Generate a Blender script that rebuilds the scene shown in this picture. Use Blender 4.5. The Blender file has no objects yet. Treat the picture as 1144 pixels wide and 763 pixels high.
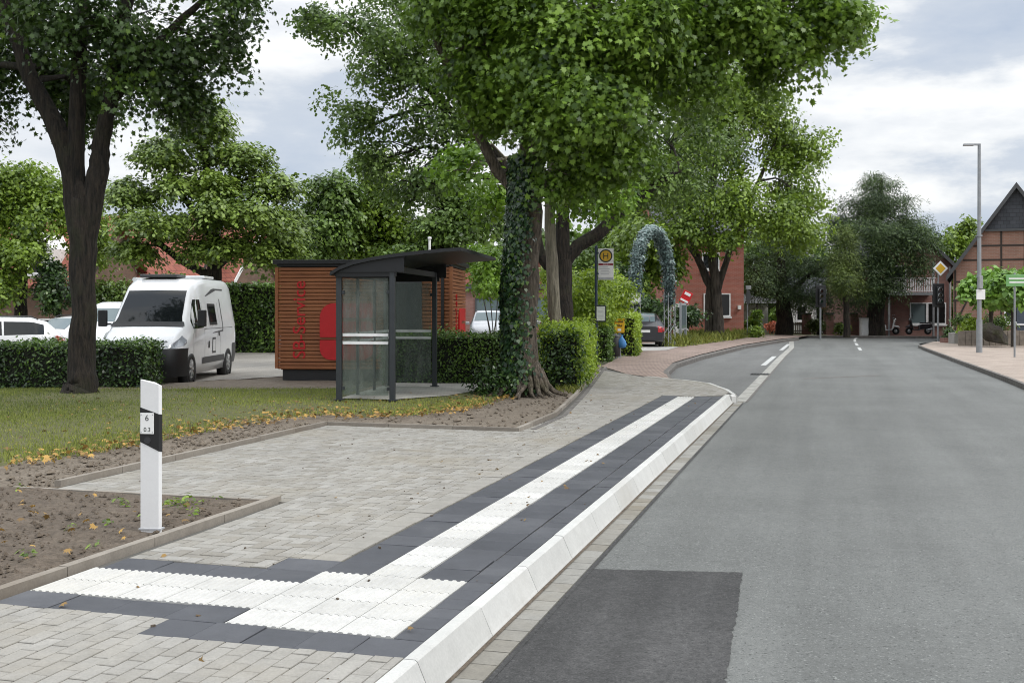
import bpy, bmesh, math, random
import numpy as np
from mathutils import Vector, Matrix
random.seed(7)
R = math.radians
scene = bpy.context.scene
COL = scene.collection
# ------------------------------------------------------------------ survey of the place
FPX, EYE, HOR, CEN = 1250.0, 1.66, 345.0, 572.0      # lens and eye height measured from the kerb stones
TH = math.atan(355 / 1250); CT, ST = math.cos(TH), math.sin(TH)
def G(px, py, z=0.0):
    Y = FPX * (EYE - z) / (py - HOR); return Vector(((px - CEN) / FPX * Y, Y, z))
def P(px, py, Y): return Vector(((px - CEN) / FPX * Y, Y, EYE - (py - HOR) / FPX * Y))
def W(u, v, z=0.0): return Vector((u * ST + v * CT, u * CT - v * ST, z))   # road frame: u along the kerb, v to the right

# ------------------------------------------------------------------ materials
def mat(name):
    m = bpy.data.materials.new(name); m.use_nodes = True
    nt = m.node_tree; return m, nt, nt.nodes['Principled BSDF']
def N(nt, t, **kw):
    n = nt.nodes.new(t)
    for k, v in kw.items():
        if k in n.inputs: n.inputs[k].default_value = v
        else: setattr(n, k, v)
    return n
def L(nt, a, b): nt.links.new(a, b)
def c4(c): return (c[0], c[1], c[2], 1)
def ramp(nt, fac, stops):
    r = N(nt, 'ShaderNodeValToRGB'); e = r.color_ramp.elements
    while len(e) < len(stops): e.new(0.5)
    for i, (p, c) in enumerate(stops): e[i].position = p; e[i].color = c4(c) if len(c) == 3 else c
    L(nt, fac, r.inputs[0]); return r.outputs[0]
def noise(nt, vec, scale, detail=4, rough=.55):
    n = N(nt, 'ShaderNodeTexNoise', Scale=scale, Detail=detail, Roughness=rough); L(nt, vec, n.inputs['Vector']); return n.outputs[0]
def objco(nt): return N(nt, 'ShaderNodeTexCoord').outputs['Object']
def mix(nt, fac, a, b, mode='MIX'):
    m = N(nt, 'ShaderNodeMix', data_type='RGBA', blend_type=mode)
    for s, v in ((0, fac), (6, a), (7, b)):
        if hasattr(v, 'links'): L(nt, v, m.inputs[s])
        else: m.inputs[s].default_value = v if s == 0 else c4(v)
    return m.outputs[2]
def bump(nt, p, h, strength, dist=.02):
    b = N(nt, 'ShaderNodeBump', Strength=strength, Distance=dist); L(nt, h, b.inputs['Height']); L(nt, b.outputs[0], p.inputs['Normal'])
def paint(name, col, rough=.45, metal=0., var=.12, scale=6., bmp=0.):
    m, nt, p = mat(name); co = objco(nt)
    n = noise(nt, co, scale, 5)
    d = tuple(max(0, x * (1 - var)) for x in col); u = tuple(min(1, x * (1 + var)) for x in col)
    L(nt, ramp(nt, n, [(.3, d), (.7, u)]), p.inputs['Base Color'])
    p.inputs['Roughness'].default_value = rough; p.inputs['Metallic'].default_value = metal
    if bmp: bump(nt, p, noise(nt, co, scale * 12, 3), bmp, .01)
    return m
def car_paint(name, col):
    m, nt, p = mat(name); p.inputs['Base Color'].default_value = c4(col)
    p.inputs['Roughness'].default_value = .28; p.inputs['Coat Weight'].default_value = .6; p.inputs['Coat Roughness'].default_value = .06
    n = noise(nt, objco(nt), 3, 4); L(nt, ramp(nt, n, [(.3, tuple(x * .93 for x in col)), (.7, col)]), p.inputs['Base Color'])
    return m
def glass_dark(name, col=(.008, .010, .011), rough=.04):
    m, nt, p = mat(name); p.inputs['Base Color'].default_value = c4(col); p.inputs['Roughness'].default_value = rough
    p.inputs['Specular IOR Level'].default_value = .3
    return m
def lamp_glass(name, col):
    m, nt, p = mat(name); p.inputs['Base Color'].default_value = c4(col); p.inputs['Roughness'].default_value = .12
    p.inputs['Coat Weight'].default_value = 1; return m
def brick(name, c1, c2, mortar, sc=1., bw=.24, rh=.077, msz=.01, floor=False, rot=0., stain=.25):
    m, nt, p = mat(name); co = objco(nt)
    if floor:
        mp = N(nt, 'ShaderNodeMapping'); mp.inputs['Rotation'].default_value = (0, 0, rot); L(nt, co, mp.inputs[0]); vec = mp.outputs[0]
    else:
        s = N(nt, 'ShaderNodeSeparateXYZ'); L(nt, co, s.inputs[0])
        a = N(nt, 'ShaderNodeMath', operation='ADD'); L(nt, s.outputs[0], a.inputs[0]); L(nt, s.outputs[1], a.inputs[1])
        cb = N(nt, 'ShaderNodeCombineXYZ'); L(nt, a.outputs[0], cb.inputs[0]); L(nt, s.outputs[2], cb.inputs[1]); vec = cb.outputs[0]
    b = N(nt, 'ShaderNodeTexBrick', Scale=1.0); b.inputs['Color1'].default_value = c4(c1); b.inputs['Color2'].default_value = c4(c2)
    b.inputs['Mortar'].default_value = c4(mortar); b.inputs['Brick Width'].default_value = bw; b.inputs['Row Height'].default_value = rh
    b.inputs['Mortar Size'].default_value = msz; b.inputs['Bias'].default_value = -.1; L(nt, vec, b.inputs['Vector'])
    n = noise(nt, co, 1.2, 5)
    col = mix(nt, stain, b.outputs['Color'], ramp(nt, n, [(.3, tuple(x * .45 for x in c1)), (.7, tuple(min(1, x * 1.4) for x in c2))]))
    L(nt, col, p.inputs['Base Color']); p.inputs['Roughness'].default_value = .88
    bump(nt, p, b.outputs['Fac'], -.5, .01)
    return m
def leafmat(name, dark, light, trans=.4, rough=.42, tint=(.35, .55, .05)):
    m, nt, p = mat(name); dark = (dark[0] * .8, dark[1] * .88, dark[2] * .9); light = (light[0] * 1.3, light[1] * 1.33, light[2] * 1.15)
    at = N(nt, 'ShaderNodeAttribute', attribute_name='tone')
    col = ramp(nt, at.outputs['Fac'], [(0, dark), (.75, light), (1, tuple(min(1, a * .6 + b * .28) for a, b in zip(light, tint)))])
    L(nt, col, p.inputs['Base Color']); p.inputs['Roughness'].default_value = rough; p.inputs['Specular IOR Level'].default_value = .5
    tr = N(nt, 'ShaderNodeBsdfTranslucent'); L(nt, mix(nt, .35, col, tuple(min(.9, x * 1.9) for x in light)), tr.inputs[0])
    ms = N(nt, 'ShaderNodeMixShader'); ms.inputs[0].default_value = trans * .62
    L(nt, p.outputs[0], ms.inputs[1]); L(nt, tr.outputs[0], ms.inputs[2])
    L(nt, ms.outputs[0], nt.nodes['Material Output'].inputs['Surface']); return m
def bark(name, dark, light, scale=9, moss=None):
    m, nt, p = mat(name); co = objco(nt)
    mp = N(nt, 'ShaderNodeMapping'); mp.inputs['Scale'].default_value = (1, 1, .14); L(nt, co, mp.inputs[0])
    n = noise(nt, mp.outputs[0], scale, 7, .65); col = ramp(nt, n, [(.36, dark), (.64, light)])
    if moss:
        n2 = noise(nt, co, 1.7, 5); col = mix(nt, ramp(nt, n2, [(.52, (0, 0, 0)), (.68, (.75, .75, .75))]), col, moss)
    L(nt, col, p.inputs['Base Color']); p.inputs['Roughness'].default_value = .95; bump(nt, p, n, 1., .14); return m
def toned(name, stops, rough=.8, grain=.16, bmp=.15, fscale=60., blot=.0, blotcol=(.2, .17, .12)):
    """surface whose pieces each carry their own 'tone'"""
    m, nt, p = mat(name); co = objco(nt)
    at = N(nt, 'ShaderNodeAttribute', attribute_name='tone'); col = ramp(nt, at.outputs['Fac'], stops)
    f = noise(nt, co, fscale, 3, .7); g = ramp(nt, f, [(.25, (1 - grain,) * 3), (.75, (1 + grain * .8,) * 3)]); col = mix(nt, 1., col, g, 'MULTIPLY')
    g2 = ramp(nt, noise(nt, co, 1.1, 5, .6), [(.3, (1 - grain * .8,) * 3), (.7, (1 + grain * .6,) * 3)]); col = mix(nt, 1., col, g2, 'MULTIPLY')
    g3 = ramp(nt, noise(nt, co, 7., 6, .7), [(.3, (1 - grain,) * 3), (.7, (1 + grain * .5,) * 3)]); col = mix(nt, 1., col, g3, 'MULTIPLY')
    if blot:
        b = noise(nt, co, .55, 6, .65); col = mix(nt, ramp(nt, b, [(.52, (0, 0, 0)), (.68, (blot, blot, blot))]), col, blotcol)
    L(nt, col, p.inputs['Base Color']); p.inputs['Roughness'].default_value = rough; bump(nt, p, f, bmp, .004); return m
M = {}
M['leaf_maple'] = leafmat('maple leaves', (.03, .07, .01), (.145, .235, .03), .42)
M['leaf_backlit'] = leafmat('backlit maple leaves', (.014, .034, .008), (.052, .095, .018), .3)  # ordinary maple green with the backlit crown's shade put into a darker colour
M['leaf_oak'] = leafmat('dull leaves', (.03, .06, .015), (.11, .175, .036), .38)
M['leaf_bright'] = leafmat('bright leaves', (.06, .13, .016), (.19, .31, .035), .45)
M['leaf_mid'] = leafmat('mid green leaves', (.04, .08, .012), (.175, .25, .033), .42)
M['leaf_acer'] = leafmat('layered leaves', (.035, .07, .016), (.165, .23, .045), .36)
M['leaf_yew'] = leafmat('yew needles', (.016, .036, .012), (.066, .105, .034), .15, .6)
M['leaf_olive'] = leafmat('olive needles', (.035, .06, .014), (.11, .15, .03), .18, .6)
M['leaf_hedge'] = leafmat('hedge leaves', (.022, .05, .012), (.1, .175, .03), .28, .4)
M['leaf_hedge_dark'] = leafmat('dark hedge leaves', (.012, .028, .01), (.05, .095, .025), .18, .35)
M['leaf_gold'] = leafmat('yellow green privet leaves', (.07, .13, .012), (.27, .36, .035), .42)
M['leaf_ivy'] = leafmat('ivy leaves', (.008, .022, .01), (.03, .065, .026), .15, .3)
M['leaf_blue'] = leafmat('blue green tinsel', (.016, .03, .03), (.11, .165, .175), .12, .45, (.9, 1, 1))
M['leaf_fallen'] = leafmat('fallen leaves', (.1, .055, .025), (.34, .2, .06), .2, .7, (.8, .5, .1))
M['leaf_flower'] = leafmat('red flowers', (.22, .06, .03), (.5, .15, .09), .2, .6, (.9, .3, .2))
M['leaf_grass'] = leafmat('grass', (.06, .085, .014), (.19, .21, .04), .35, .7, (.5, .4, .12))
M['leaf_catalpa'] = leafmat('catalpa leaves', (.06, .13, .02), (.16, .28, .05), .38)
M['bark'] = bark('bark', (.004, .0032, .0026), (.045, .034, .024), 18, (.03, .032, .014))
M['bark_maple'] = bark('maple bark', (.05, .04, .03), (.25, .205, .155), 24, (.075, .07, .03))
M['bark_pale'] = bark('pale bark', (.12, .105, .08), (.3, .27, .21), 12)
M['bark_mid'] = bark('brown bark', (.035, .028, .022), (.12, .1, .08), 10)
M['twig'] = paint('twigs', (.03, .025, .02), .9)
M['core'] = paint('hedge core', (.012, .014, .008), .95)
M['white_paint'] = paint('white plastic', (.8, .8, .8), .4, 0, .04, 9)
M['post_white'] = None
M['black'] = paint('black plastic', (.012, .012, .013), .5)
M['rubber'] = paint('rubber', (.012, .012, .012), .8)
M['anthracite'] = paint('anthracite metal', (.035, .04, .045), .4, .2, .1)
M['dark_roof'] = paint('dark sheet metal', (.009, .010, .012), .5, .1)
M['steel'] = paint('galvanised steel', (.27, .285, .3), .5, .25, .12)
M['alu'] = paint('rim metal', (.45, .46, .47), .3, .85)
M['grey_paint'] = paint('grey paint', (.3, .31, .32), .5)
M['blue_pole'] = paint('dark blue pole', (.015, .03, .06), .4)
M['red'] = paint('red lettering', (.52, .006, .01), .5, 0, .06)
M['yellow'] = paint('yellow sheet metal', (.72, .4, .015), .4, 0, .06)
M['sign_yellow'] = paint('sign yellow', (.66, .4, .03), .4, 0, .03)
M['sign_white'] = paint('sign white', (.8, .8, .79), .4, 0, .04)
M['sign_green'] = paint('sign green', (.16, .36, .13), .4, 0, .05)
M['sign_dark'] = paint('sign dark', (.02, .03, .025), .4)
M['sign_maroon'] = paint('sign maroon', (.25, .02, .03), .4)
M['sign_grey'] = paint('printed grey', (.42, .43, .45), .5)
M['paper'] = paint('paper behind glass', (.62, .66, .6), .35, 0, .1, 14)
M['blue_bag'] = paint('blue bag', (.06, .22, .5), .5)
M['plate'] = paint('number plate', (.75, .75, .72), .5)
M['van_white'] = car_paint('van white', (.74, .76, .78))
M['car_white'] = car_paint('car white', (.74, .75, .76))
M['car_silver'] = car_paint('car silver', (.45, .47, .5))
M['car_black'] = car_paint('car black', (.02, .02, .024))
M['glass'] = glass_dark('window glass'); M['glass_pale'] = glass_dark('pale window glass', (.13, .17, .18), .08)
M['trim'] = paint('dark grey trim', (.06, .062, .065), .55)
M['headlight'] = lamp_glass('headlight glass', (.25, .27, .3)); M['tail'] = lamp_glass('tail lamp', (.45, .01, .015))
M['rooftile'] = brick('red roof tiles', (.26, .082, .055), (.31, .11, .075), (.13, .045, .035), bw=.3, rh=.3, msz=.02)
M['rooftile_grey'] = brick('grey roof tiles', (.06, .065, .075), (.09, .095, .105), (.03, .03, .035), bw=.3, rh=.3, msz=.02)
M['slate'] = brick('slate cladding', (.045, .05, .058), (.065, .07, .08), (.02, .02, .024), bw=.3, rh=.2, msz=.012)
M['brick_red'] = brick('red brick', (.3, .085, .06), (.4, .13, .095), (.33, .22, .18), msz=.012)
M['brick_dark'] = brick('dark red brick', (.225, .112, .092), (.285, .145, .12), (.22, .17, .15), msz=.008)
M['brick_pink'] = brick('pink brown brick', (.235, .122, .086), (.305, .163, .118), (.27, .21, .17), msz=.01)
M['brick_brown'] = brick('brown brick', (.14, .085, .06), (.19, .115, .08), (.14, .11, .09), msz=.008)
M['greypave'] = brick('grey floor paving', (.3, .285, .255), (.38, .365, .33), (.14, .13, .12), bw=.2, rh=.1, msz=.008, floor=True, rot=TH, stain=.4)
M['timber'] = paint('dark timber', (.035, .026, .02), .8)
M['render_white'] = paint('white render', (.68, .68, .65), .8)
M['frame_white'] = paint('white window frame', (.78, .78, .78), .45)
M['concrete'] = paint('concrete', (.33, .32, .3), .85, 0, .2, 4, .3)
M['wood_fence'] = paint('weathered wood', (.2, .17, .14), .85, 0, .3, 5)
M['stone'] = None
# ------------------------------------------------------------------ mesh helpers
class MB:
    def __init__(s): s.v = []; s.f = []; s.sm = []
    def add(s, vs, fs, smooth=False):
        o = len(s.v); s.v += [tuple(v) for v in vs]
        for f in fs: s.f.append(tuple(i + o for i in f)); s.sm.append(smooth)
        return s
    def box(s, c, d, rz=0., rot=None):
        m = rot or Matrix.Rotation(rz, 3, 'Z'); c = Vector(c)
        vs = [c + m @ Vector((x * d[0] / 2, y * d[1] / 2, z * d[2] / 2)) for x in (-1, 1) for y in (-1, 1) for z in (-1, 1)]
        return s.add(vs, [(0, 1, 3, 2), (4, 6, 7, 5), (0, 4, 5, 1), (2, 3, 7, 6), (0, 2, 6, 4), (1, 5, 7, 3)])
    def bar(s, a, b, w, h=None):
        a, b = Vector(a), Vector(b); d = b - a
        q = d.to_track_quat('Y', 'Z').to_matrix()
        return s.box((a + b) / 2, (w, d.length, h or w), rot=q)
    def tube(s, pts, rads, n=8, cap=True, wob=0., smooth=True):
        pts = [Vector(p) for p in pts]; vs = []; fs = []
        for i, p in enumerate(pts):
            d = (pts[min(i + 1, len(pts) - 1)] - pts[max(i - 1, 0)]).normalized()
            a = d.cross(Vector((.31, .95, .07))).normalized(); b = d.cross(a)
            for k in range(n):
                t = 2 * math.pi * k / n; r = rads[i] * (1 + wob * random.uniform(-1, 1))
                vs.append(p + (a * math.cos(t) + b * math.sin(t)) * r)
        for i in range(len(pts) - 1):
            for k in range(n):
                fs.append((i * n + k, i * n + (k + 1) % n, (i + 1) * n + (k + 1) % n, (i + 1) * n + k))
        s.add(vs, fs, smooth)
        if cap:
            s.add(vs[:n][::-1], [tuple(range(n))]); s.add(vs[-n:], [tuple(range(n))])
        return s
    def cyl(s, a, b, r, r2=None, n=16): return s.tube([a, b], [r, r if r2 is None else r2], n)
    def prism(s, poly, vec):
        n = len(poly); vec = Vector(vec); vs = [Vector(p) for p in poly]; vs += [p + vec for p in vs]
        return s.add(vs, [tuple(range(n))[::-1], tuple(range(n, 2 * n))] + [(i, (i + 1) % n, n + (i + 1) % n, n + i) for i in range(n)])
    def lathe(s, c, axis, prof, n=20):
        c, ax = Vector(c), Vector(axis).normalized(); a = ax.orthogonal().normalized(); b = ax.cross(a); vs = []; fs = []
        for t, r in prof:
            for k in range(n):
                th = 2 * math.pi * k / n; vs.append(c + ax * t + (a * math.cos(th) + b * math.sin(th)) * r)
        for i in range(len(prof) - 1):
            for k in range(n): fs.append((i * n + k, i * n + (k + 1) % n, (i + 1) * n + (k + 1) % n, (i + 1) * n + k))
        return s.add(vs, fs, True)
    def build(s, name, m, parent=None, bevel=0., tones=None, fixn=True):
        me = bpy.data.meshes.new(name); me.from_pydata(s.v, [], s.f); me.polygons.foreach_set('use_smooth', s.sm)
        if fixn:
            bm = bmesh.new(); bm.from_mesh(me); bmesh.ops.recalc_face_normals(bm, faces=bm.faces); bm.to_mesh(me); bm.free()
        if tones is not None: me.attributes.new('tone', 'FLOAT', 'FACE').data.foreach_set('value', np.array(tones, 'f'))
        me.materials.append(m); o = bpy.data.objects.new(name, me); COL.objects.link(o)
        if parent: o.parent = parent
        if bevel:
            b = o.modifiers.new('bevel', 'BEVEL'); b.width = bevel; b.segments = 2; b.limit_method = 'ANGLE'; b.angle_limit = R(40)
        return o
def tag(o, label=None, cat=None, group=None, kind=None):
    for k, v in (('label', label), ('category', cat), ('group', group), ('kind', kind)):
        if v: o[k] = v
    return o
def thing(name, label, cat, loc, rz=0., group=None):
    o = bpy.data.objects.new(name, None); COL.objects.link(o); o.location = loc; o.rotation_euler = (0, 0, rz); o.empty_display_size = .2
    return tag(o, label, cat, group)
def copy_tree(o, parent=None):
    c = o.copy(); COL.objects.link(c); c.parent = parent
    for ch in [x for x in o.children]: copy_tree(ch, c)
    return c
def text(name, body, size, m, parent, loc, rot, ext=.004, align='LEFT'):
    cu = bpy.data.curves.new(name, 'FONT'); cu.body = body; cu.size = size; cu.extrude = ext; cu.align_x = align; cu.materials.append(m)
    tmp = bpy.data.objects.new(name, cu); COL.objects.link(tmp); dg = bpy.context.evaluated_depsgraph_get()
    me = bpy.data.meshes.new_from_object(tmp.evaluated_get(dg)); bpy.data.objects.remove(tmp); bpy.data.curves.remove(cu)
    o = bpy.data.objects.new(name, me); COL.objects.link(o); o.parent = parent; o.location = loc; o.rotation_euler = rot; return o
def sheet(name, pts, m, kind='structure', sub=0):
    """flat polygon, possibly concave"""
    bm = bmesh.new(); f = bm.faces.new([bm.verts.new(p) for p in pts]); bm.normal_update()
    if f.normal.z < 0: f.normal_flip()
    bmesh.ops.triangulate(bm, faces=bm.faces[:])
    me = bpy.data.meshes.new(name); bm.to_mesh(me); bm.free(); me.materials.append(m)
    o = bpy.data.objects.new(name, me); COL.objects.link(o); o['kind'] = kind; return o
def inside(x, y, poly):
    r = False; j = len(poly) - 1
    for i in range(len(poly)):
        xi, yi, xj, yj = poly[i][0], poly[i][1], poly[j][0], poly[j][1]
        if (yi > y) != (yj > y) and x < (xj - xi) * (y - yi) / (yj - yi) + xi: r = not r
        j = i
    return r
def inside_np(x, y, poly):
    r = np.zeros(x.shape, bool); j = len(poly) - 1
    for i in range(len(poly)):
        xi, yi, xj, yj = poly[i][0], poly[i][1], poly[j][0], poly[j][1]
        if yi != yj:
            c = ((yi > y) != (yj > y)) & (x < (xj - xi) * (y - yi) / (yj - yi) + xi); r ^= c
        j = i
    return r
# ------------------------------------------------------------------ foliage
MAPLE = [(0, .06), (.36, -.06), (.27, .2), (.54, .36), (.28, .44), (.3, .66), (.12, .58), (0, 1), (-.12, .58), (-.3, .66), (-.28, .44), (-.54, .36), (-.27, .2), (-.36, -.06)]
OVAL = [(0, 0), (.24, .3), (.2, .7), (0, 1), (-.2, .7), (-.24, .3)]
RHOMB = [(0, 0), (.32, .45), (0, 1), (-.32, .45)]
LOBED = [(0, 0), (.36, .2), (.24, .5), (.34, .75), (0, 1), (-.34, .75), (-.24, .5), (-.36, .2)]
NEEDLE = [(0, 0), (.1, .5), (0, 1), (-.1, .5)]
HEART = [(0, 0), (.3, -.04), (.48, .25), (.3, .62), (0, 1), (-.3, .62), (-.48, .25), (-.3, -.04)]
def nrm(a): return a / np.maximum(np.linalg.norm(a, axis=1, keepdims=True), 1e-6)
def leaf_mesh(name, pos, nor, size, shape, m, rng, parent=None, tone=None, droop=.25, along=None):
    n = len(pos); sh = np.array(shape); k = len(sh); nor = nrm(nor)
    r = rng.normal(size=(n, 3)) if along is None else along + rng.normal(size=(n, 3)) * .25
    t = nrm(r - nor * np.sum(r * nor, 1, keepdims=True)); b = np.cross(nor, t)
    size = np.broadcast_to(size, (n,))
    x = sh[:, 0][None, :] * size[:, None]; y = sh[:, 1][None, :] * size[:, None]
    z = -droop * ((sh[:, 0] ** 2) * 1.6 + sh[:, 1] ** 2 * .8)[None, :] * size[:, None]
    v = pos[:, None, :] + b[:, None, :] * x[..., None] + t[:, None, :] * y[..., None] + nor[:, None, :] * z[..., None]
    me = bpy.data.meshes.new(name); me.vertices.add(n * k); me.vertices.foreach_set('co', v.astype('f').ravel())
    me.loops.add(n * k); me.loops.foreach_set('vertex_index', np.arange(n * k, dtype='i'))
    me.polygons.add(n); me.polygons.foreach_set('loop_start', np.arange(0, n * k, k, dtype='i')); me.update(calc_edges=True)
    tn = rng.uniform(0, 1, n) if tone is None else tone
    me.attributes.new('tone', 'FLOAT', 'FACE').data.foreach_set('value', np.clip(tn, 0, 1).astype('f'))
    me.materials.append(m); o = bpy.data.objects.new(name, me); COL.objects.link(o)
    if parent: o.parent = parent
    return o
def E(px, py, Y, rx, rz, ry, w=1.): return (P(px, py, Y), np.array((rx * Y / FPX, ry, rz * Y / FPX)), w)
def tree(name, label, base, limbs, blobs, n, size, shape, lm, bm_, seed, cl=22, spread=.42, flat=.6, up=.55, out=.5, jit=.5, group=None, twigs=10, cat='tree', shell=.3, sides=9, tb=.0, lump=.42, dense=1.):
    rng = np.random.default_rng(seed); random.seed(seed); base = Vector(base)
    root = thing(name, label, cat, base, 0, group); B = MB()
    lp = []
    for pts, rads in limbs:
        q = [Vector(p) - base for p in pts]
        # refine with slight wander so the limbs are not straight
        rp, rr = [q[0]], [rads[0]]
        for i in range(len(q) - 1):
            st = 4
            for k in range(1, st + 1):
                t = k / st; p = q[i].lerp(q[i + 1], t); w = (rads[i] * (1 - t) + rads[i + 1] * t)
                if k < st: p = p + Vector((random.gauss(0, .08), random.gauss(0, .08), random.gauss(0, .05))) * w
                rp.append(p); rr.append(w)
        B.tube(rp, rr, sides if rads[0] > .12 else 6, wob=.06); lp += list(zip(rp, rr))
    tot = sum(b[2] * (b[1][0] * b[1][1] * b[1][2]) ** .66 for b in blobs); pos = []; nor = []; ton = []; alo = []
    for c, r, w in blobs:
        c = Vector(c) - base; cn = np.array(c); m = max(2, int(n / cl * w * (r[0] * r[1] * r[2]) ** .66 / tot))
        # boughs: lumps sitting on the blob's shell, sprays on the lumps, gaps in between
        rm = float(np.mean(r)); rs = np.clip(rm * lump, .45, 1.5); ns = max(4, int(2.6 * (rm / rs) ** 2 * dense))
        sd = nrm(rng.normal(size=(ns, 3))); sc = sd * (rng.uniform(0, 1, (ns, 1)) ** shell) * np.maximum(r - rs * .55, r * .35)
        wt = rng.uniform(.4, 1.6, ns); wt /= wt.sum(); si = rng.choice(ns, m, p=wt); rsz = rs * rng.uniform(.6, 1.25, ns)
        d2 = nrm(rng.normal(size=(m, 3)) + np.array((0, 0, .25))); off = d2 * (rng.uniform(0, 1, (m, 1)) ** .4) * rsz[si][:, None] * np.array((1, 1, .75))
        cc = cn + sc[si] + off
        up_pts = [x for x in lp if x[0].z < c.z + .3] or lp
        s = min(up_pts, key=lambda x: (x[0] - c).length + abs(x[0].z - c.z) * .1)
        mid = s[0].lerp(c, .5) + Vector((0, 0, .12 * (c - s[0]).length)); r0 = min(s[1] * .7, .03 + .02 * (c - s[0]).length)
        B.tube([s[0], mid, c], [r0, r0 * .65, r0 * .3], 6)
        for j in range(min(twigs, m)):
            e = Vector(cc[j]); st = mid.lerp(c, random.random())
            B.tube([st, st.lerp(e, .55) + Vector((0, 0, random.uniform(-.1, .25))), e], [r0 * .35, r0 * .22, .012], 4, cap=False)
        # every cluster is a spray: leaves shingled over a tilted, drooping disc
        R0 = spread * (np.min(r) ** .25); oc = nrm(nrm((cc - cn) / r) + d2 * .9)
        nc = nrm(oc * out + np.array((0, 0, up)) + rng.normal(size=(m, 3)) * jit * .8)
        ta = nrm(np.cross(nc, rng.normal(size=(m, 3)))); tb_ = np.cross(nc, ta)
        ph = rng.uniform(0, 2 * math.pi, (m, cl, 1)); ro = np.sqrt(rng.uniform(0, 1, (m, cl, 1))) * R0 * rng.uniform(.7, 1.35, (m, 1, 1))
        rd = ta[:, None] * np.cos(ph) + tb_[:, None] * np.sin(ph)
        lpv = cc[:, None, :] + rd * ro + nc[:, None] * rng.normal(size=(m, cl, 1)) * R0 * flat * .42
        lpv[..., 2] -= (ro[..., 0] ** 2) * .45 / R0
        nn = nc[:, None] + rd * .3 + rng.normal(size=(m, cl, 3)) * jit * .7
        pos.append(lpv.reshape(-1, 3)); nor.append(nn.reshape(-1, 3)); alo.append((rd + np.array((0, 0, -.35)) + rng.normal(size=(m, cl, 3)) * .5).reshape(-1, 3))
        ct = np.repeat(rng.normal(.48, .16, m) + rng.normal(0, .1, ns)[si], cl); ton.append(ct + rng.normal(0, .15, m * cl) + tb)
    pos = np.concatenate(pos); nor = np.concatenate(nor); ton = np.concatenate(ton)
    B.build('trunk', bm_, root, fixn=False)
    leaf_mesh('crown', pos, nor, size * rng.uniform(.5, 1.3, len(pos)), shape, lm, rng, root, ton, along=np.concatenate(alo))
    return root
def hedge(name, label, c, dims, rz, n, size, lm, seed, z0=0., group=None, top=None, shape=OVAL, rough=.05, face=None):
    """clipped hedge: leaves over the faces of a dark twiggy core"""
    rng = np.random.default_rng(seed); root = thing(name, label, 'hedge', (c[0], c[1], z0), rz, group)
    lx, ly, h = dims; core = MB()
    nx = max(2, int(lx / .5)); 
    core.box((0, 0, h * .5 - .02), (lx - .16, ly - .16, h - .14)); co = core.build('core', M['core'], root)
    def facepts(axis, sgn, m):
        a = rng.uniform(-.5, .5, (m, 3)) * np.array((lx, ly, h)); a[:, axis] = sgn * np.array((lx, ly, h))[axis] / 2
        nv = np.zeros((m, 3)); nv[:, axis] = sgn
        a += rng.normal(size=(m, 3)) * rough; a -= nv * np.abs(rng.normal(size=(m, 1))) * .07
        bul = .05 * np.sin(a[:, 0:1] * 3.1 + seed) * np.cos(a[:, 2:3] * 4 + a[:, 1:2] * 2); a += nv * bul
        a[:, 2] += h / 2; return a, nv
    areas = [(0, 1, ly * h), (0, -1, ly * h), (1, 1, lx * h), (1, -1, lx * h), (2, 1, lx * ly)]; T = sum(x[2] for x in areas)
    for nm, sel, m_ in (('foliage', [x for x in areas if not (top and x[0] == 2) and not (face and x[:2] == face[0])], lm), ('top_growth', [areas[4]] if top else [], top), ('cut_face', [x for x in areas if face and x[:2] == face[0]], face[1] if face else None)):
        if not sel: continue
        ps, ns = zip(*[facepts(ax, sg, int(n * ar / T)) for ax, sg, ar in sel]); ps = np.concatenate(ps); ns = np.concatenate(ns)
        ps[:, 2] = np.maximum(ps[:, 2], .03)
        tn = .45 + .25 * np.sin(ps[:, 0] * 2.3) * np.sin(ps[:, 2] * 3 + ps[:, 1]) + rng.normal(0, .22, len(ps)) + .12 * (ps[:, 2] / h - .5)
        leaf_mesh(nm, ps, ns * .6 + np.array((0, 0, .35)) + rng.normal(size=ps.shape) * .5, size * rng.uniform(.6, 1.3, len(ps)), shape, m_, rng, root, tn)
    return root
def bush(name, label, base, blobs, n, size, lm, seed, shape=OVAL, cat='bush', group=None, cl=14, spread=.2, up=.5):
    base = Vector(base)
    limbs = []
    random.seed(seed)
    for k in range(5):
        b = random.choice(blobs); limbs.append(([base + Vector((random.uniform(-.1, .1), random.uniform(-.1, .1), 0)), base.lerp(Vector(b[0]), .6), Vector(b[0])], [.025, .018, .008]))
    return tree(name, label, base, limbs, blobs, n, size, shape, lm, M['twig'], seed, cl=cl, spread=spread, twigs=4, cat=cat, group=group, up=up, shell=.5)
# ------------------------------------------------------------------ camera, sky, sun
cam = bpy.data.objects.new('camera', bpy.data.cameras.new('camera')); COL.objects.link(cam); scene.camera = cam
cam.location = (0, 0, EYE); cam.rotation_euler = (R(90), 0, 0)
cam.data.sensor_width = 36; cam.data.lens = 36 * FPX / 1144; cam.data.shift_y = -36.5 / 1144; cam.data.clip_end = 3000; cam.data.clip_start = .05
w = bpy.data.worlds.new('World'); scene.world = w; w.use_nodes = True; nt = w.node_tree; bg = nt.nodes['Background']
SUN_EL, SUN_AZ = 50, 118          # azimuth clockwise from +Y
sky = N(nt, 'ShaderNodeTexSky', sky_type='NISHITA', sun_disc=False); sky.sun_elevation = R(SUN_EL); sky.sun_rotation = R(SUN_AZ); sky.dust_density = 2.
co = N(nt, 'ShaderNodeTexCoord').outputs['Generated']
sp = N(nt, 'ShaderNodeSeparateXYZ'); L(nt, co, sp.inputs[0])
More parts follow.
